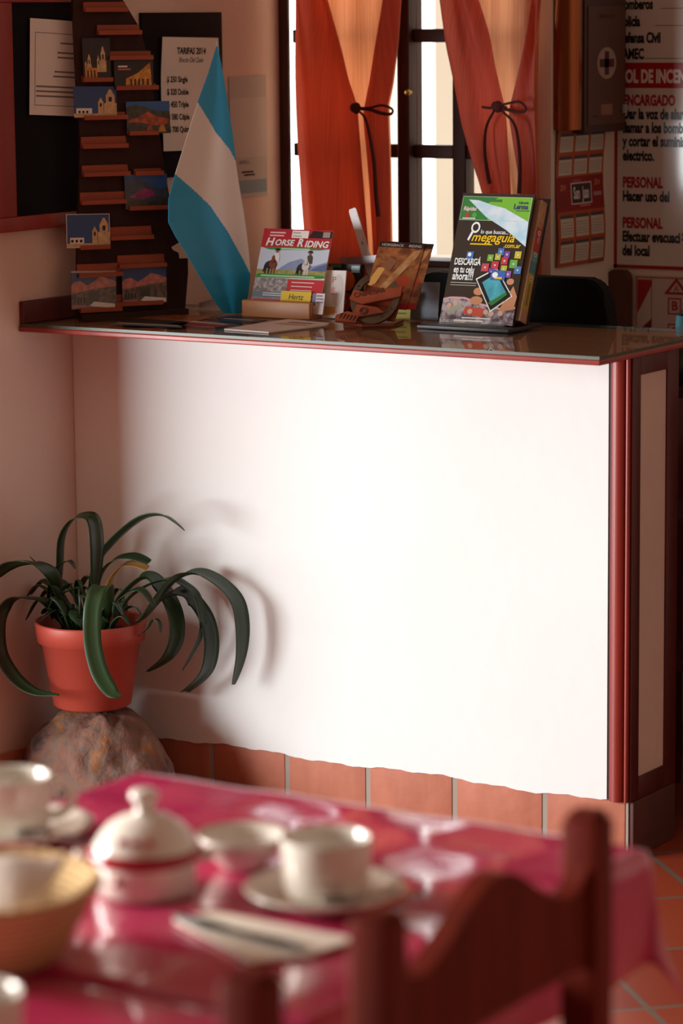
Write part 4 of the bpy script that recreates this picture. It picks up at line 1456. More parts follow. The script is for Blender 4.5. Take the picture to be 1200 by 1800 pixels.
bow(c1, -1.02, 1.417, [(-1.02, 1.418), (-0.985, 1.418), (-0.95, 1.424), (-0.926, 1.416), (-0.93, 1.405), (-0.955, 1.406), (-0.985, 1.414), (-1.018, 1.416)],
    [[(-1.015, 1.412), (-0.995, 1.395), (-0.982, 1.35), (-0.972, 1.29), (-0.968, 1.225), (-0.962, 1.175)]], [(-1.036, 1.414), (-1.02, 1.418), (-0.99, 1.416)])
bow(c2, -0.655, 1.423, [(-0.655, 1.424), (-0.63, 1.43), (-0.6, 1.434), (-0.585, 1.422), (-0.592, 1.413), (-0.615, 1.413), (-0.65, 1.421)],
    [[(-0.662, 1.415), (-0.682, 1.38), (-0.687, 1.33), (-0.68, 1.28), (-0.674, 1.255)], [(-0.645, 1.415), (-0.612, 1.385), (-0.6, 1.33), (-0.598, 1.28), (-0.6, 1.235)]],
    [(-0.695, 1.422), (-0.675, 1.42), (-0.655, 1.423), (-0.635, 1.422)])

# ------------------------------------------------------------------ things on the side of the window wall
b = B()
pr = []


def half(a, t):
    ang = PI * a
    return Vector((XR + 0.002 + 0.05 * math.sin(ang), 0.858 - 0.034 * math.cos(ang), 1.37 + 0.40 * t))


b.grid(half, 26, 6, copper)
b.prism([(XR + 0.002 + 0.05 * math.sin(PI * k / 20), 0.858 - 0.034 * math.cos(PI * k / 20)) for k in range(21)], lambda u, v, h: Vector((u, v, h)), 1.766, 1.77, copper)
tag(b.obj('copper_shade'), 'polished copper half-cylinder on the wall left of the first aid box', 'wall light')
fa = thing('first_aid_box', 'dull brown wall box with a dark cross in a pale oval', 'first aid box', (XR, 0.99, 1.37))
aid_mat = M('aid_box', '#45291f', 0.6, mix=(6, '#3b231b', 0.3))
b = B()
b.box(XR + 0.001, XR + 0.04, 0.897, 1.096, 1.36, 1.655, aid_mat, 0.003)
b.obj('box_body', fa)
AP = plane((XR + 0.0425, 0.909, 1.378), (0, 1, 0), (0, 0, 1))
s = Sheet(AP, 0.176, 0.26, M('aid_door', '#533426', 0.55), 0.002)
s.ell(0.5, 0.52, 0.26, 0.135, flat('#948074', 0.6), 1, 28)
cr = flat('#4a1a18', 0.6)
s.rect(0.44, 0.42, 0.56, 0.62, cr, 2).rect(0.3, 0.485, 0.7, 0.555, cr, 2)
s.text('PRIMEROS AUXILIOS', 0.5, 0.9, 0.009, flat('#38221c', 0.6), 1, 'CENTER', sx=0.62, bold=0.02)
s.rect(0.35, 0.08, 0.66, 0.17, flat('#866052', 0.6), 1)
s.rect(0.08, 0.06, 0.28, 0.08, flat('#43291f', 0.6), 1)
aid_door = s.obj('box_door', fa)
b = B()
b.box(XR + 0.043, XR + 0.052, 1.07, 1.084, 1.4, 1.42, flat('#8f9a94'), 0.002)
b.obj('latch', aid_door)
s = Sheet(plane((XR + 0.003, 0.832, 1.066), (0, 1, 0), (0, 0, 1), lambda a, c: 0.006 * (1 + math.sin(c * 24)) * 0.6), 0.226, 0.302, flat('#a8502c', 0.6), 0.0005, grid=(3, 14))
bandc = flat('#8a1f1c', 0.6)
s.rect(0, 0.405, 1, 0.655, bandc, 1)
for r_, (v0, v1) in enumerate(((0.03, 0.2), (0.215, 0.39), (0.67, 0.82), (0.84, 0.99))):
    for c_ in range(3):
        u0 = 0.05 + 0.32 * c_
        u1 = u0 + 0.27
        s.rect(u0, v0, u1, v1, flat('#c4b8a8', 0.7), 2)
        s.rect(u0, v1 - 0.035, u1, v1 - 0.012, flat('#4a4648', 0.7), 3)
        s.rect(u0, v1 - 0.012, u1, v1, flat('#b0452c', 0.7), 3)
        for k in range(5):
            vv = v0 + 0.02 + (v1 - v0 - 0.07) * k / 5
            for q in range(7):
                uu = u0 + 0.02 + (u1 - u0 - 0.04) * q / 7
                s.rect(uu, vv, uu + 0.016, vv + 0.009, flat('#8b8078', 0.7), 3)
s.frame(0.66, 0.006, 0.96, 0.028, 0.0012, flat('#5a2a1a', 0.7), 3)
s.text('2014', 0.14, 0.56, 0.013, flat('#c9804a', 0.6), 3, 'CENTER', sx=0.7, bold=0.02).text('2014', 0.86, 0.58, 0.013, flat('#c9804a', 0.6), 3, 'CENTER', sx=0.7, bold=0.02)
s.rect(0.3, 0.45, 0.74, 0.61, flat('#c9b8b4', 0.6), 2).rect(0.32, 0.46, 0.72, 0.6, flat('#3c2a30', 0.6), 3)
s.rect(0.34, 0.612, 0.52, 0.635, flat('#9a4a50', 0.6), 2)
s.text('San', 0.42, 0.492, 0.026, flat('#d8ccc8', 0.6), 4, 'CENTER', sx=0.6, bold=0.03).text('Juan', 0.61, 0.492, 0.026, flat('#d8ccc8', 0.6), 4, 'CENTER', sx=0.5, bold=0.03)
s.rect(0.48, 0.43, 0.7, 0.445, flat('#b86a64', 0.6), 2).rect(0.78, 0.5, 0.95, 0.53, flat('#a08088', 0.6), 2).ell(0.14, 0.48, 0.09, 0.05, flat('#7d2422', 0.6), 2)
tag(s.obj('wall_calendar'), 'orange and white 2014 wall calendar below the copper piece', 'calendar')

# ------------------------------------------------------------------ signs on the far wall
SB = plane((-0.5645, YS - 0.003, 1.046), (1, 0, 0), (0, 0, 1))
SW, SH = 0.95, 0.85
sign_white = M('sign_laminate', '#c9c2bd', 0.12, 0, 0.5)
s = Sheet(SB, SW, SH, sign_white, 0.0025)
sred, sblk = flat('#9a1a24', 0.3), flat('#1a1616', 0.3)
s.rect(0, 0, 0.008 / SW, 1, sred, 1).rect(0, 0, 1, 0.008 / SH, sred, 1)
s.rect(0.011 / SW, 0.409 / SH, 1, 0.466 / SH, sred, 1)


def sl(t, x, z, size, mat, sx=0.62):
    s.text(t, (x + 0.5645) / SW, (z - 1.046) / SH, size, mat, 2, sx=sx, bold=0.045)


for (t, x, z) in (('Bomberos', -0.553, 1.632), ('Policía', -0.553, 1.594), ('Defensa Civil', -0.556, 1.557), ('SAMEC', -0.553, 1.521)):
    sl(t, x, z, 0.0225, sblk)
    s.rect(min(0.96, (x + 0.5645 + 0.0128 * len(t)) / SW), (z - 1.046) / SH, 0.98, (z - 1.0448) / SH, sblk, 1)
sl('ROL DE INCENDIO', -0.575 + 0.022, 1.468 - 0.0, 0.028, flat('#d8ccc6', 0.3), 0.62)
for (t, z, m2) in (('ENCARGADO', 1.4165, sred), ('Dar la voz de alarma', 1.386, sblk), ('llamar a los bomberos', 1.355, sblk), ('y cortar el suministro', 1.3245, sblk), ('electrico.', 1.292, sblk),
                   ('PERSONAL', 1.231, sred), ('Hacer uso del', 1.2, sblk), ('PERSONAL', 1.139, sred), ('Efectuar evacuación', 1.108, sblk), ('del local', 1.076, sblk)):
    sl(t, -0.543, z, 0.023, m2, 0.64)
tag(s.obj('fire_role_sign'), 'large white fire instructions sign with red border on the far wall', 'sign')
s = Sheet(plane((-0.512, YS - 0.003, 0.77), (1, 0, 0), (0, 0, 1)), 0.42, 0.262, flat('#b9aaa2', 0.4), 0.0025)
s.frame(0.01, 0.015, 0.99, 0.985, 0.0025, sred, 1)
s.poly([(0.02, 0.96), (0.105, 0.96), (0.105, 0.91), (0.02, 0.66)], sred, 2)
s.poly([(0.02, 0.5), (0.105, 0.62), (0.105, 0.02), (0.02, 0.02)], flat('#6a1c1e', 0.4), 2)
s.rect(0.105, 0.02, 0.108, 0.98, flat('#7a3a3a', 0.4), 3)
for (u0, v0, u1, v1, t) in ((0.205, 0.665, 0.285, 0.81, 'B'), (0.205, 0.44, 0.285, 0.585, 'C')):
    s.frame(u0, v0, u1, v1, 0.003, sred, 3)
    s.text(t, (u0 + u1) / 2, v0 + 0.04, 0.02, sred, 4, 'CENTER', sx=1.0, bold=0.03)
tri_o = [(0.18, 0.84), (0.33, 0.84), (0.255, 0.985)]
tri_i = [(0.21, 0.86), (0.30, 0.86), (0.255, 0.95)]
for k in range(3):
    s.poly([tri_o[k], tri_o[(k + 1) % 3], tri_i[(k + 1) % 3], tri_i[k]], sred, 3)
s.text('A', 0.255, 0.865, 0.014, sred, 4, 'CENTER')
tag(s.obj('extinguisher_sign'), 'red and white extinguisher class sign below the fire instructions', 'sign')
b = B()
post = [(-0.57, 0.0), (-0.514, 0.0), (-0.514, 1.02), (-0.518, 1.036), (-0.528, 1.043), (-0.556, 1.043), (-0.566, 1.036), (-0.57, 1.02)]
b.prism(post, lambda u, v, h: Vector((u, h, v)), YS - 0.03, YS - 0.008, M('brown_board', '#59321f', 0.6, mix=(7, '#45241a', 0.3, (6, 6, 0.6))))
tag(b.obj('wooden_board'), 'brown upright wooden board with rounded top left of the extinguisher sign', 'board')
# dark cabinet in the shade behind the counter end, with a white bundle on it
cb = thing('low_cabinet', 'dark wooden cabinet in the shade behind the counter end', 'cabinet', (0.1, 0.95, 0))
B().box(-0.12, 0.5, 0.78, 1.1, 0.0, 0.7, M('cabinet_dark', '#2b100d', 0.5), 0.004).obj('cabinet_body', cb)
B().box(-0.11, 0.18, 0.768, 0.779, 0.36, 0.69, M('cabinet_dark'), 0.003).obj('door', cb)
B().box(0.19, 0.49, 0.768, 0.779, 0.36, 0.69, M('cabinet_dark'), 0.003).obj('door', cb)
b = B()
b.ball((0.02, 0.93, 0.7405), 0.04, paper, (2.0, 1.5, 1.0))
tag(b.obj('white_bundle'), 'crumpled white bundle on the dark cabinet', 'bundle')

# ------------------------------------------------------------------ office chair behind the counter
oc = thing('office_chair', 'black upholstered office chair behind the counter', 'office chair', (-0.44, 0.6, 0))
W2, ycb = 0.225, 0.42
outl = []
cx0, zt, zb_, rr = -0.44, 1.087, 0.66, 0.045
for (cx_, cz_, a0) in ((cx0 + W2 - rr, zt - rr, 0), (cx0 - W2 + rr, zt - rr, 90)):
    outl += [(cx_ + rr * math.cos(R(a0 + 90 * k / 6)), cz_ + rr * math.sin(R(a0 + 90 * k / 6))) for k in range(7)]
outl += [(cx0 - W2 - 0.03, 0.9), (cx0 - W2 + 0.03, zb_), (cx0 + W2 - 0.03, zb_), (cx0 + W2 + 0.03, 0.9)]
b = B()
b.prism(outl, lambda u, v, h: Vector((u, h - 0.12 * (u - cx0) ** 2, v)), ycb - 0.02, ycb + 0.025, black_fabric, 0.006)
b.obj('backrest', oc)
B().box(cx0 - 0.2, cx0 + 0.2, 0.46, 0.79, 0.45, 0.52, black_fabric, 0.02).obj('seat', oc)
B().box(cx0 - 0.03, cx0 + 0.03, 0.38, 0.399, 0.43, 0.75, black_metal, 0.004).box(cx0 - 0.03, cx0 + 0.03, 0.38, 0.6, 0.43, 0.449, black_metal, 0.004).obj('back_bracket', oc)
B().lathe([(0.03, 0.08), (0.03, 0.25), (0.02, 0.25), (0.02, 0.43), (0, 0.43)], (cx0, 0.58, 0), black_metal, 20).obj('gas_column', oc)
b = B()
for k in range(5):
    a = 2 * PI * k / 5 + 0.3
    b.tube([(cx0, 0.58, 0.1), (cx0 + 0.19 * math.cos(a), 0.58 + 0.19 * math.sin(a), 0.05)], [0.022, 0.014], black_metal, 10)
    b.ball((cx0 + 0.19 * math.cos(a), 0.58 + 0.19 * math.sin(a), 0.025), 0.024, black_metal)
b.obj('star_base', oc)

# ------------------------------------------------------------------ rock and potted plant
bm = bmesh.new()
bmesh.ops.create_icosphere(bm, subdivisions=5, radius=1.0)
from mathutils import noise
for v in bm.verts:
    d = v.co.normalized()
    r = 1.0 + 0.16 * noise.noise(d * 1.6 + Vector((3, 1, 2))) + 0.09 * noise.noise(d * 4 + Vector((1, 7, 2))) + 0.035 * noise.noise(d * 9)
    # squarish boulder
    k = 1.0 / max(0.25, (abs(d.x) ** 3 + abs(d.y) ** 3 + abs(d.z) ** 3) ** (1 / 3))
    p = d * r * (0.45 + 0.55 * k)
    x, y_, z = p.x * 0.172, p.y * 0.118, p.z * 0.155
    z += 0.07
    taper = 1.0 - 0.35 * max(0, z - 0.05) / 0.16
    x, y_ = x * taper, y_ * (1.0 - 0.2 * max(0, z - 0.05) / 0.16)
    if z > 0.208:
        z = 0.208 + (z - 0.208) * 0.08
    if z < 0:
        z = 0
    v.co = (-1.085 + x, -0.185 + y_, z)
for f in bm.faces:
    f.smooth = True
me = bpy.data.meshes.new('rock')
bm.to_mesh(me)
bm.free()
me.materials.append(rock_mat)
rk_ = bpy.data.objects.new('rock', me)
COL.objects.link(rk_)
tag(rk_, 'large brown and ochre rock on the floor under the flower pot', 'rock')

PX, PY, PZ = -1.108, -0.178, 0.2125
pot = thing('potted_plant', 'strap-leaved green plant in a terracotta pot standing on the rock', 'potted plant', (PX, PY, PZ))
b = B()
b.lathe([(0, 0.0), (0.076, 0.0), (0.081, 0.004), (0.103, 0.137), (0.1115, 0.138), (0.116, 0.176), (0.114, 0.18), (0.108, 0.178), (0.103, 0.14), (0.098, 0.135)], (PX, PY, PZ), pot_mat, 56)
b.obj('pot', pot)
b = B()
b.lathe([(0.1035, 0.148), (0.05, 0.156), (0, 0.16)], (PX, PY, PZ), soil, 40)
b.obj('soil', pot)


def leaf(ref_y, pts_, w, mat=leaf_mat, twist=0.0, root_y=None, name='leaf', tipw=0.15, wdir=(0, 1, 0)):
    n0 = len(pts_)
    P3 = []
    for i, (x, z) in enumerate(pts_):
        t = i / (n0 - 1)
        ry = PY if root_y is None else root_y
        k = min(1.0, t * 1.8)
        k = k * k * (3 - 2 * k)
        yv = ry + (ref_y - ry) * k
        d = yv - ref_y
        P3.append((x - 0.74 * d, yv, z - 0.26 * d))
    path = catmull(P3, 8)
    N_ = len(path)
    b = B()
    rows = []
    idx = b.mi(mat)
    for i, p in enumerate(path):
        t = i / (N_ - 1)
        tg = (path[min(i + 1, N_ - 1)] - path[max(i - 1, 0)]).normalized()
        wd = Vector(wdir)
        wd = (wd - tg * wd.dot(tg)).normalized()
        nn = tg.cross(wd).normalized()
        a = twist * t
        wd2 = wd * math.cos(a) + nn * math.sin(a)
        nn2 = tg.cross(wd2).normalized()
        prof_ = min(1.0, 0.45 + 1.6 * t) * (1.0 if t < 0.75 else max(tipw, 1 - ((t - 0.75) / 0.25) ** 2 * (1 - tipw)))
        hw = w * 0.5 * prof_
        rows.append([b.bm.verts.new(p - wd2 * hw + nn2 * hw * 0.22), b.bm.verts.new(p - wd2 * hw * 0.5 + nn2 * hw * 0.05), b.bm.verts.new(p), b.bm.verts.new(p + wd2 * hw * 0.5 + nn2 * hw * 0.05), b.bm.verts.new(p + wd2 * hw + nn2 * hw * 0.22)])
    for r0, r1 in zip(rows, rows[1:]):
        for k in range(4):
            f = b.bm.faces.new([r0[k], r0[k + 1], r1[k + 1], r1[k]])
            f.smooth = True
            f.material_index = idx
    return b.obj(name, pot, solid=0.0012)


leaf(-0.2, [(-1.15, 0.385), (-1.176, 0.424), (-1.166, 0.493), (-1.158, 0.561), (-1.132, 0.601), (-1.102, 0.612), (-1.08, 0.605), (-1.073, 0.559), (-1.076, 0.496), (-1.081, 0.44)], 0.034, twist=0.5)
leaf(-0.12, [(-1.16, 0.38), (-1.147, 0.441), (-1.129, 0.502), (-1.095, 0.541), (-1.05, 0.58), (-1.006, 0.606), (-0.963, 0.613), (-0.931, 0.601), (-0.907, 0.587)], 0.03, twist=-0.4, tipw=0.05)
leaf(-0.31, [(-1.06, 0.41), (-1.086, 0.474), (-1.102, 0.51), (-1.146, 0.53), (-1.19, 0.528), (-1.225, 0.514), (-1.254, 0.485)], 0.036, twist=0.6)
leaf(-0.31, [(-1.07, 0.385), (-1.082, 0.417), (-1.114, 0.454), (-1.169, 0.458), (-1.214, 0.445), (-1.24, 0.411), (-1.247, 0.365), (-1.238, 0.321), (-1.202, 0.279), (-1.153, 0.258), (-1.092, 0.26)], 0.032, tipw=0.1, twist=0.5)
leaf(-0.36, [(-0.955, 0.40), (-0.94, 0.44), (-0.93, 0.485), (-0.935, 0.51), (-0.955, 0.49), (-0.966, 0.444), (-0.965, 0.384), (-0.949, 0.33), (-0.922, 0.295), (-0.903, 0.286)], 0.036, leaf_mid, wdir=(0.85, 0.53, 0), tipw=0.3)
leaf(-0.16, [(-1.112, 0.41), (-1.105, 0.45), (-1.088, 0.489), (-1.055, 0.519), (-1.011, 0.529), (-0.968, 0.522)], 0.03, twist=0.4, tipw=0.5)
leaf(-0.14, [(-1.11, 0.41), (-1.099, 0.431), (-1.076, 0.478), (-1.048, 0.505), (-1.015, 0.51), (-0.988, 0.504)], 0.024, leaf_dry, twist=0.5, tipw=0.6)
leaf(-0.1, [(-1.10, 0.385), (-1.09, 0.42), (-1.046, 0.461), (-1.012, 0.473), (-0.98, 0.453), (-0.952, 0.407), (-0.95, 0.357), (-0.973, 0.314), (-1.023, 0.277)], 0.044, leaf_mid, twist=0.3)
leaf(-0.08, [(-1.1, 0.385), (-1.083, 0.418), (-1.027, 0.455), (-0.973, 0.471), (-0.935, 0.463), (-0.909, 0.443), (-0.896, 0.395), (-0.905, 0.354), (-0.947, 0.284)], 0.026, leaf_mid, tipw=0.1)
leaf(-0.065, [(-1.08, 0.365), (-1.055, 0.38), (-1.01, 0.421), (-0.96, 0.439), (-0.928, 0.429), (-0.897, 0.392), (-0.887, 0.339), (-0.902, 0.283), (-0.954, 0.236)], 0.046, twist=0.2, tipw=0.6)
leaf(-0.055, [(-1.08, 0.365), (-1.056, 0.383), (-1.005, 0.443), (-0.961, 0.474), (-0.913, 0.485), (-0.865, 0.469), (-0.828, 0.437), (-0.816, 0.389), (-0.819, 0.326), (-0.837, 0.261)], 0.045, twist=0.15, tipw=0.2)
leaf(-0.22, [(-1.13, 0.385), (-1.156, 0.394), (-1.194, 0.426), (-1.216, 0.429), (-1.245, 0.385)], 0.014)
leaf(-0.16, [(-1.0, 0.365), (-0.977, 0.383), (-0.96, 0.403), (-0.947, 0.399), (-0.944, 0.378)], 0.012)
leaf(-0.25, [(-1.1, 0.4), (-1.121, 0.443), (-1.152, 0.48), (-1.174, 0.505), (-1.206, 0.528)], 0.02, twist=0.6)
leaf(-0.2, [(-1.19, 0.39), (-1.198, 0.436), (-1.179, 0.492), (-1.146, 0.515), (-1.127, 0.501)], 0.016)
rnd = random.Random(11)
for k in range(22):
    a = rnd.uniform(0, 2 * PI)
    r0 = rnd.uniform(0.02, 0.07)
    x0, y0 = PX + r0 * math.cos(a), PY + r0 * math.sin(a)
    L_ = rnd.uniform(0.06, 0.13)
    dr = Vector((math.cos(a + rnd.uniform(-0.6, 0.6)), 0.35 * math.sin(a), 0))
    zz = PZ + 0.15
    pts3 = [(x0, zz), (x0 + dr.x * L_ * 0.3, zz + L_ * 0.55), (x0 + dr.x * L_ * 0.75, zz + L_ * 0.8), (x0 + dr.x * L_ * 1.05, zz + L_ * 0.55)]
    leaf(y0 + dr.y * 0.03, pts3, rnd.uniform(0.01, 0.02), rnd.choice([leaf_mat, leaf_mid]), rnd.uniform(-0.6, 0.6), root_y=y0)
# broad small leaves of a second plant in the pot
for k in range(12):
    a = rnd.uniform(0, 2 * PI)
    b = B()
    c = Vector((PX - 0.02 + rnd.uniform(-0.035, 0.03), PY - 0.02 + rnd.uniform(-0.03, 0.03), PZ + 0.18 + 0.075 * rnd.random()))
    u = Vector((math.cos(a), math.sin(a), rnd.uniform(-0.5, 0.2))).normalized()
    w_ = u.cross(Vector((0, 0, 1))).normalized()
    base = Vector((PX - 0.02, PY - 0.02, PZ + 0.155))
    b.tube([base, (base + c) / 2 + Vector((0.004, 0, 0.01)), c], 0.0015, leaf_mid, 6)
    rows = []
    for i in range(8):
        t = i / 7
        hw = 0.017 * math.sin(PI * min(1, t * 0.95 + 0.06)) ** 0.8
        p = c + u * 0.045 * t + Vector((0, 0, -0.012 * t * t))
        rows.append([b.bm.verts.new(p - w_ * hw + Vector((0, 0, hw * 0.2))), b.bm.verts.new(p), b.bm.verts.new(p + w_ * hw + Vector((0, 0, hw * 0.2)))])
    idx = b.mi(leaf_mid)
    for r0_, r1_ in zip(rows, rows[1:]):
        for q in range(2):
            f = b.bm.faces.new([r0_[q], r0_[q + 1], r1_[q + 1], r1_[q]])
            f.smooth = True
            f.material_index = idx
    b.obj('small_leaf', pot, solid=0.0008)

# ------------------------------------------------------------------ tables and cloths
TT = 0.735           # wooden top
TZ = 0.74            # cloth surface


def make_table(x0, x1, y0, y1, label):
    cx_, cy_ = (x0 + x1) / 2, (y0 + y1) / 2
    t = thing('dining_table', label, 'table', (cx_, cy_, 0), 'square dining tables')
    B().box(x0 + 0.004, x1 - 0.004, y0 + 0.004, y1 - 0.004, TT - 0.026, TT, chair_wood, 0.003).obj('table_top', t)
    B().lathe([(0.03, 0.03), (0.03, TT - 0.03), (0, TT - 0.03)], (cx_ - 0.02, cy_, 0), chair_wood, 24).obj('pedestal', t)
    B().lathe([(0, 0), (0.13, 0), (0.13, 0.02), (0.04, 0.035), (0, 0.035)], (cx_ - 0.02, cy_, 0), chair_wood, 32).obj('table_foot', t)
    return t


X0, X1, Y0, Y1 = 0.566, 1.23, -2.968, -2.303
make_table(X0, X1, Y0, Y1, 'square table nearest the counter, under the tea things')
make_table(X0, X1, -3.65, -2.982, 'second square table at the lower left edge, nearer the camera')


def cloth(x0, x1, y0, y1, over, label, flats, seed):
    """over = overhang per side (left, right, near, far)"""
    b = B()
    ol, orr, on, of = over
    rr = 0.006

    def fn(a, t):
        x = (x0 - ol) + (x1 - x0 + ol + orr) * a
        y = (y0 - on) + (y1 - y0 + on + of) * t
        cx_, cy_ = min(max(x, x0), x1), min(max(y, y0), y1)
        dx, dy = x - cx_, y - cy_
        d = math.hypot(dx, dy)
        z = TZ
        if d > 1e-6:
            ux, uy = dx / d, dy / d
            ang = d / rr
            if ang < PI / 2:
                hx, hz = rr * math.sin(ang), rr * (1 - math.cos(ang))
            else:
                rest = d - rr * PI / 2
                corner = min(abs(dx), abs(dy)) / d
                s_ = (x + y) * 22 + seed
                flare = rest * (0.05 + 0.22 * corner + 0.04 * math.sin(s_))
                hx, hz = rr + flare, rr + math.sqrt(max(0.0, rest * rest - flare * flare))
            if abs(dy) > 0 and ((dy < 0 and on < 0.09) or (dy > 0 and of < 0.09)) and abs(dy) >= abs(dx) * 0.3:
                hx = min(hx, rr)
            x, y, z = cx_ + ux * hx, cy_ + uy * hx, TZ - hz
        else:
            z += 0.0012 * math.sin(x * 37 + y * 23 + seed) * math.sin(y * 31 - x * 12)
        return Vector((x, y, z))
    b.grid(fn, 90, 90, cloth_mat)
    return tag(b.obj('tablecloth', solid=0.0008), label, 'tablecloth', 'pink-red plastic tablecloths')


cloth(X0, X1, Y0 + 0.007, Y1, (0.14, 0.13, 0.06, 0.13), 'glossy crimson plastic tablecloth under the sugar bowl and cups', 0, 0.4)
cloth(X0, X1, -3.65, -2.989, (0.16, 0.16, 0.16, 0.06), 'crimson plastic tablecloth on the nearer table, lower left corner', 0, 2.1)

# ------------------------------------------------------------------ crockery
CUPP = [(0, 0.0), (0.032, 0.0), (0.034, 0.003), (0.0405, 0.006), (0.0435, 0.014), (0.0445, 0.035), (0.0458, 0.064), (0.0448, 0.0655), (0.0428, 0.0635), (0.0415, 0.035), (0.0405, 0.016), (0.036, 0.009), (0, 0.008)]


def make_cup(loc, label, ang, r=1.0):
    t = thing('teacup', label, 'cup', (0, 0, 0), 'white teacups')
    B().lathe([(a * r, z) for a, z in CUPP], (0, 0, 0), porcelain, 48).obj('cup_body', t)
    hp = catmull([(0.043, 0, 0.054), (0.058, 0, 0.058), (0.069, 0, 0.048), (0.067, 0, 0.032), (0.055, 0, 0.022), (0.041, 0, 0.02)], 6)
    B().tube(hp, 0.0042, porcelain, 10, 1.3).obj('handle', t)
    t.location = loc
    t.rotation_euler = (0, 0, ang)
    return t


SZ = TZ + 0.002
SAUP = [(0, 0.0), (0.045, 0.0), (0.05, 0.003), (0.07, 0.011), (0.081, 0.017), (0.0825, 0.0185), (0.08, 0.0195), (0.068, 0.0145), (0.048, 0.0065), (0.04, 0.005), (0, 0.005)]
cup = make_cup((1.056, -2.66, SZ + 0.0055), 'white teacup on its saucer in front of the chair', R(128))
cupl = copy_thing(cup, (0.624, -2.622, SZ + 0.0055), 'white teacup at the left edge, behind the bread basket', R(32))
cup2 = copy_thing(cup, (1.052, -3.217, SZ + 0.0005), 'white teacup in the bottom left corner on the nearer table', R(200))
sa = thing('saucer', 'white saucer under the middle teacup beside the napkin', 'saucer', (0, 0, 0), 'white saucers')
B().lathe(SAUP, (0, 0, 0), porcelain, 56).obj('saucer_body', sa)
sa.location = (1.052, -2.657, SZ)
sal = copy_thing(sa, (0.632, -2.618, SZ), 'white saucer under the teacup at the left edge')


def spoon(label, p0, p1, zt_, hb=0.0):
    """bowl at p0, handle end at p1"""
    t = thing('teaspoon', label, 'spoon', (p0[0], p0[1], zt_), 'teaspoons')
    a, c = Vector((p0[0], p0[1], zt_)), Vector((p1[0], p1[1], zt_ + hb))
    d = (c - a)
    b = B()
    b.tube([a.lerp(c, 0.12), a.lerp(c, 0.5) + Vector((0, 0, 0.003)), c], [0.0018, 0.0022, 0.0045], steel, 8, 0.4)
    b.obj('spoon_handle', t)
    b = B()
    ang = math.atan2(d.y, d.x)
    T_ = Matrix.Translation(a) @ Matrix.Rotation(ang, 4, 'Z')
    b.lathe([(0, -0.004), (0.009, -0.0025), (0.0125, 0.0015), (0.0115, 0.0015), (0.008, -0.0015), (0, -0.003)], (0, 0, 0), steel, 20, T=T_, sx=1.5)
    b.obj('spoon_bowl', t)
    return t


spoon('steel teaspoon on the saucer of the middle cup', (1.095, -2.702, SZ + 0.021), (1.16, -2.645), SZ + 0.0215)
spoon('steel teaspoon on the saucer at the left edge', (0.68, -2.658, SZ + 0.0225), (0.735, -2.632), SZ + 0.0225, -0.006)

sb = thing('sugar_bowl', 'white lidded sugar bowl with red rim and dots on the tablecloth', 'sugar bowl', (0.87, -2.711, SZ))
SBc = (0.87, -2.711, SZ)
b = B()
b.lathe([(0, 0), (0.048, 0), (0.051, 0.003), (0.053, 0.03), (0.0545, 0.042), (0.050, 0.042), (0.047, 0.006), (0, 0.006)], SBc, porcelain, 56)
b.obj('bowl_body', sb)
b = B()
b.lathe([(0.0535, 0.034), (0.0580, 0.038), (0.0588, 0.0435), (0.0565, 0.0475), (0.052, 0.0475)], SBc, porcelain_red, 56)
b.obj('red_rim', sb)
ld = B().lathe([(0.0535, 0.0478), (0.0525, 0.0505), (0.047, 0.06), (0.038, 0.07), (0.026, 0.0775), (0.013, 0.081), (0.0095, 0.083), (0.0095, 0.09), (0.0115, 0.094), (0.0145, 0.098), (0.0145, 0.103), (0.011, 0.106), (0, 0.107)], SBc, porcelain, 56).obj('lid', sb)
hd = Vector((0.53, -0.85, 0)).normalized()
hr = Vector((0.846, 0.533, 0)).normalized()
for k in (-1, 0, 1):
    dirr = (hd * math.cos(0.32 * k - 0.15) + hr * math.sin(0.32 * k - 0.15))
    c = Vector(SBc) + dirr * 0.0452 + Vector((0, 0, 0.062))
    B().ball(c, 0.0052, porcelain_red, (1, 1, 0.7), 10).obj('red_dot', ld)
dirr = (hd * math.cos(-0.5) + hr * math.sin(-0.5))
B().ball(Vector(SBc) + dirr * 0.0525 + Vector((0, 0, 0.022)), 0.0052, porcelain_red, (1, 1, 1), 10).obj('red_dot', sb)
for sg in (-1, 1):
    b = B()
    o = Vector(SBc) + Vector((0, 0, 0.037))
    b.tube(catmull([o + hr * sg * 0.052 + hd * 0.012, o + hr * sg * 0.067 + hd * 0.009 + Vector((0, 0, 0.002)), o + hr * sg * 0.069 - hd * 0.008 + Vector((0, 0, 0.002)), o + hr * sg * 0.052 - hd * 0.012], 5), 0.0038, porcelain, 8)
    b.obj('handle', sb)
b = B().lathe([(0, 0), (0.022, 0), (0.024, 0.003), (0.036, 0.014), (0.044, 0.028), (0.0478, 0.0355), (0.0468, 0.0365), (0.042, 0.028), (0.034, 0.016), (0.02, 0.006), (0, 0.005)], (0.905, -2.587, SZ), porcelain, 48)
tag(b.obj('small_bowl'), 'small open white bowl behind the sugar bowl', 'bowl')

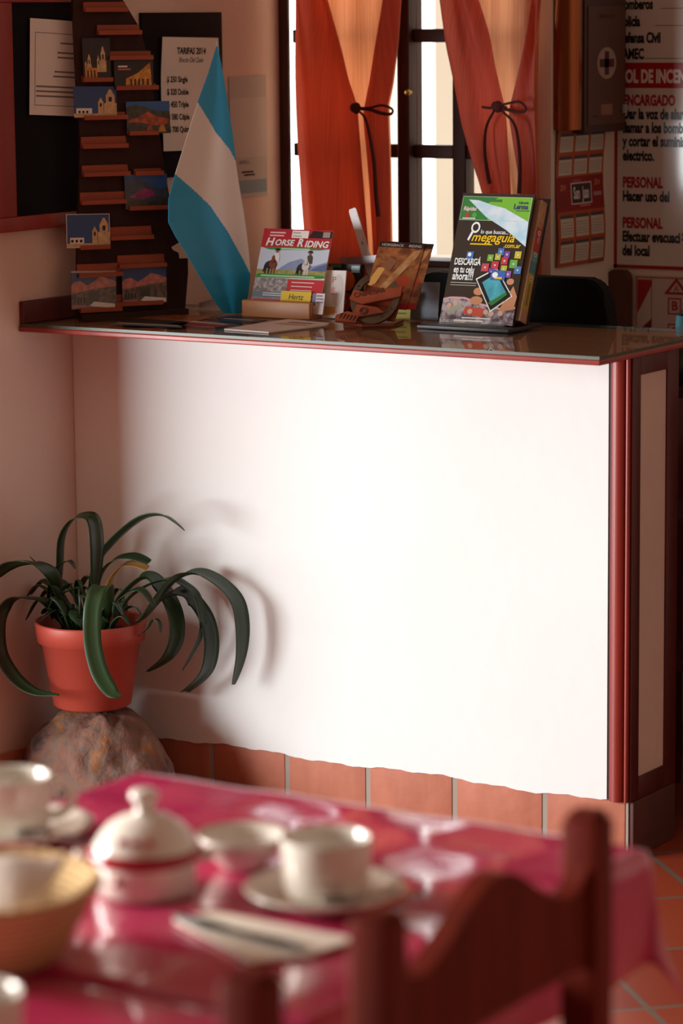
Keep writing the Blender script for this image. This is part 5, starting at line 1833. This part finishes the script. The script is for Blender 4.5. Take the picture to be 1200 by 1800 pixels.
# napkin with a knife on it
b = B()
npk = [(0.958, -2.786), (0.981, -2.746), (1.05, -2.716), (1.13, -2.69), (1.152, -2.728), (1.137, -2.812), (1.098, -2.858), (1.03, -2.822)]
f_ = lambda u, v, h: Vector((u, v, h))
b.prism([(0.958, -2.786), (1.03, -2.822), (1.098, -2.858), (1.137, -2.812), (1.05, -2.79)], f_, SZ, SZ + 0.002, napkin_mat)
b.prism([(0.958, -2.786), (1.05, -2.79), (1.137, -2.812), (1.152, -2.75), (1.128, -2.752), (0.981, -2.748)], f_, SZ + 0.0022, SZ + 0.0045, napkin_mat)
tag(b.obj('paper_napkin'), 'folded cream paper napkin beside the middle saucer', 'napkin')
kn = thing('table_knife', 'dark steel table knife lying across the paper napkin', 'knife', (1.03, -2.795, SZ))
b = B()
b.tube([(0.963, -2.7875, SZ + 0.0075), (1.0, -2.793, SZ + 0.0078), (1.03, -2.797, SZ + 0.0075)], [0.0062, 0.007, 0.0045], blade_steel, 10, 0.5)
b.obj('knife_handle', kn)
b = B()
b.prism([(1.03, -2.7945), (1.1, -2.798), (1.13, -2.806), (1.118, -2.8155), (1.03, -2.8035)], f_, SZ + 0.0066, SZ + 0.0078, blade_steel)
b.obj('blade', kn)

# bread basket
bc = (0.868, -2.975, SZ + 0.0012)
bs = thing('bread_basket', 'round wicker bread basket at the left edge of the table', 'basket', bc)
b = B()
b.lathe([(0, 0), (0.07, 0), (0.078, 0.004), (0.098, 0.04), (0.11, 0.066), (0.113, 0.07), (0.11, 0.074), (0.105, 0.07), (0.092, 0.04), (0.072, 0.008), (0, 0.008)], bc, wicker, 64)
b.obj('basket_body', bs)
b = B()
pth = []
for k in range(120):
    a = 2 * PI * k / 120
    pth.append((bc[0] + 0.112 * math.cos(a), bc[1] + 0.112 * math.sin(a), bc[2] + 0.072 + 0.0015 * math.sin(a * 40)))
b.tube(pth, 0.005, wicker, 8, closed=True)
b.obj('basket_rim', bs)
b = B()


def bn(a, t):
    u = -0.1 + 0.185 * a
    v = -0.075 + 0.13 * t
    o = Vector((bc[0], bc[1], bc[2]))
    z = 0.045 + 0.06 * (1 - abs(2 * t - 1)) ** 0.7 * (0.45 + 0.55 * a) + 0.006 * math.sin(a * 9 + t * 4)
    return o + hr * u * (1 - 0.35 * abs(2 * t - 1)) - hd * v + Vector((0, 0, z))


b.grid(bn, 24, 24, M('basket_napkin', '#e8ddd2', 0.85, 0, 0.2, bump=(90, 0.2)))
tag(b.obj('cloth_napkin', solid=0.002), 'pale cloth napkin folded inside the wicker basket', 'napkin')

# ------------------------------------------------------------------ chairs
def chair(label):
    # local frame: back plane at x = 0, seat towards -x
    t = thing('dining_chair', label, 'chair', (0, 0, 0), 'rustic wooden dining chairs')
    hw, top, ps = 0.19, 0.875, 0.038
    for sg in (-1, 1):
        y0 = sg * hw
        b = B()
        b.box(-ps, 0, y0 - ps / 2, y0 + ps / 2, 0, top - 0.008, chair_wood, 0.003)
        b.prism([(-ps + 0.003, y0 - ps / 2 + 0.003), (-0.003, y0 - ps / 2 + 0.003), (-0.003, y0 + ps / 2 - 0.003), (-ps + 0.003, y0 + ps / 2 - 0.003)], lambda u, v, h: Vector((u, v, h)), top - 0.008, top, chair_wood, 0.003)
        b.obj('back_post', t)
        B().box(-0.34, -0.305, y0 - 0.0175, y0 + 0.0175, 0, 0.44, chair_wood, 0.003).obj('front_leg', t)
        B().box(-0.305, -ps, y0 - 0.01, y0 + 0.01, 0.2, 0.235, chair_wood, 0.002).obj('stretcher', t)
    crest = []
    W_ = hw - ps / 2
    for k in range(33):
        u = -W_ + 2 * W_ * k / 32
        q = abs(u) / W_
        zc = 0.805 + 0.055 * (0.5 + 0.5 * math.cos(PI * min(1, q * 1.22))) if q < 0.82 else 0.805 + 0.02 * ((q - 0.82) / 0.18) ** 2
        crest.append((u, zc))
    outl_ = crest + [(W_, 0.73), (-W_, 0.73)]
    b = B()
    b.prism(outl_, lambda u, v, h: Vector((h, u, v)), -0.03, -0.008, chair_wood)
    b.obj('crest_rail', t)
    B().box(-0.028, -0.01, -W_, W_, 0.56, 0.61, chair_wood, 0.002).obj('lower_rail', t)
    B().box(-0.345, -ps - 0.0005, -hw - 0.012, hw + 0.012, 0.44, 0.462, chair_wood, 0.004).obj('seat', t)
    return t


ch = chair('dark red-brown wooden chair with wavy top rail at the right of table')
ch.location = (1.362, -2.838, 0)
copy_thing(ch, (1.362, -3.41, 0), 'dark wooden chair of which only a post top shows at the bottom edge')
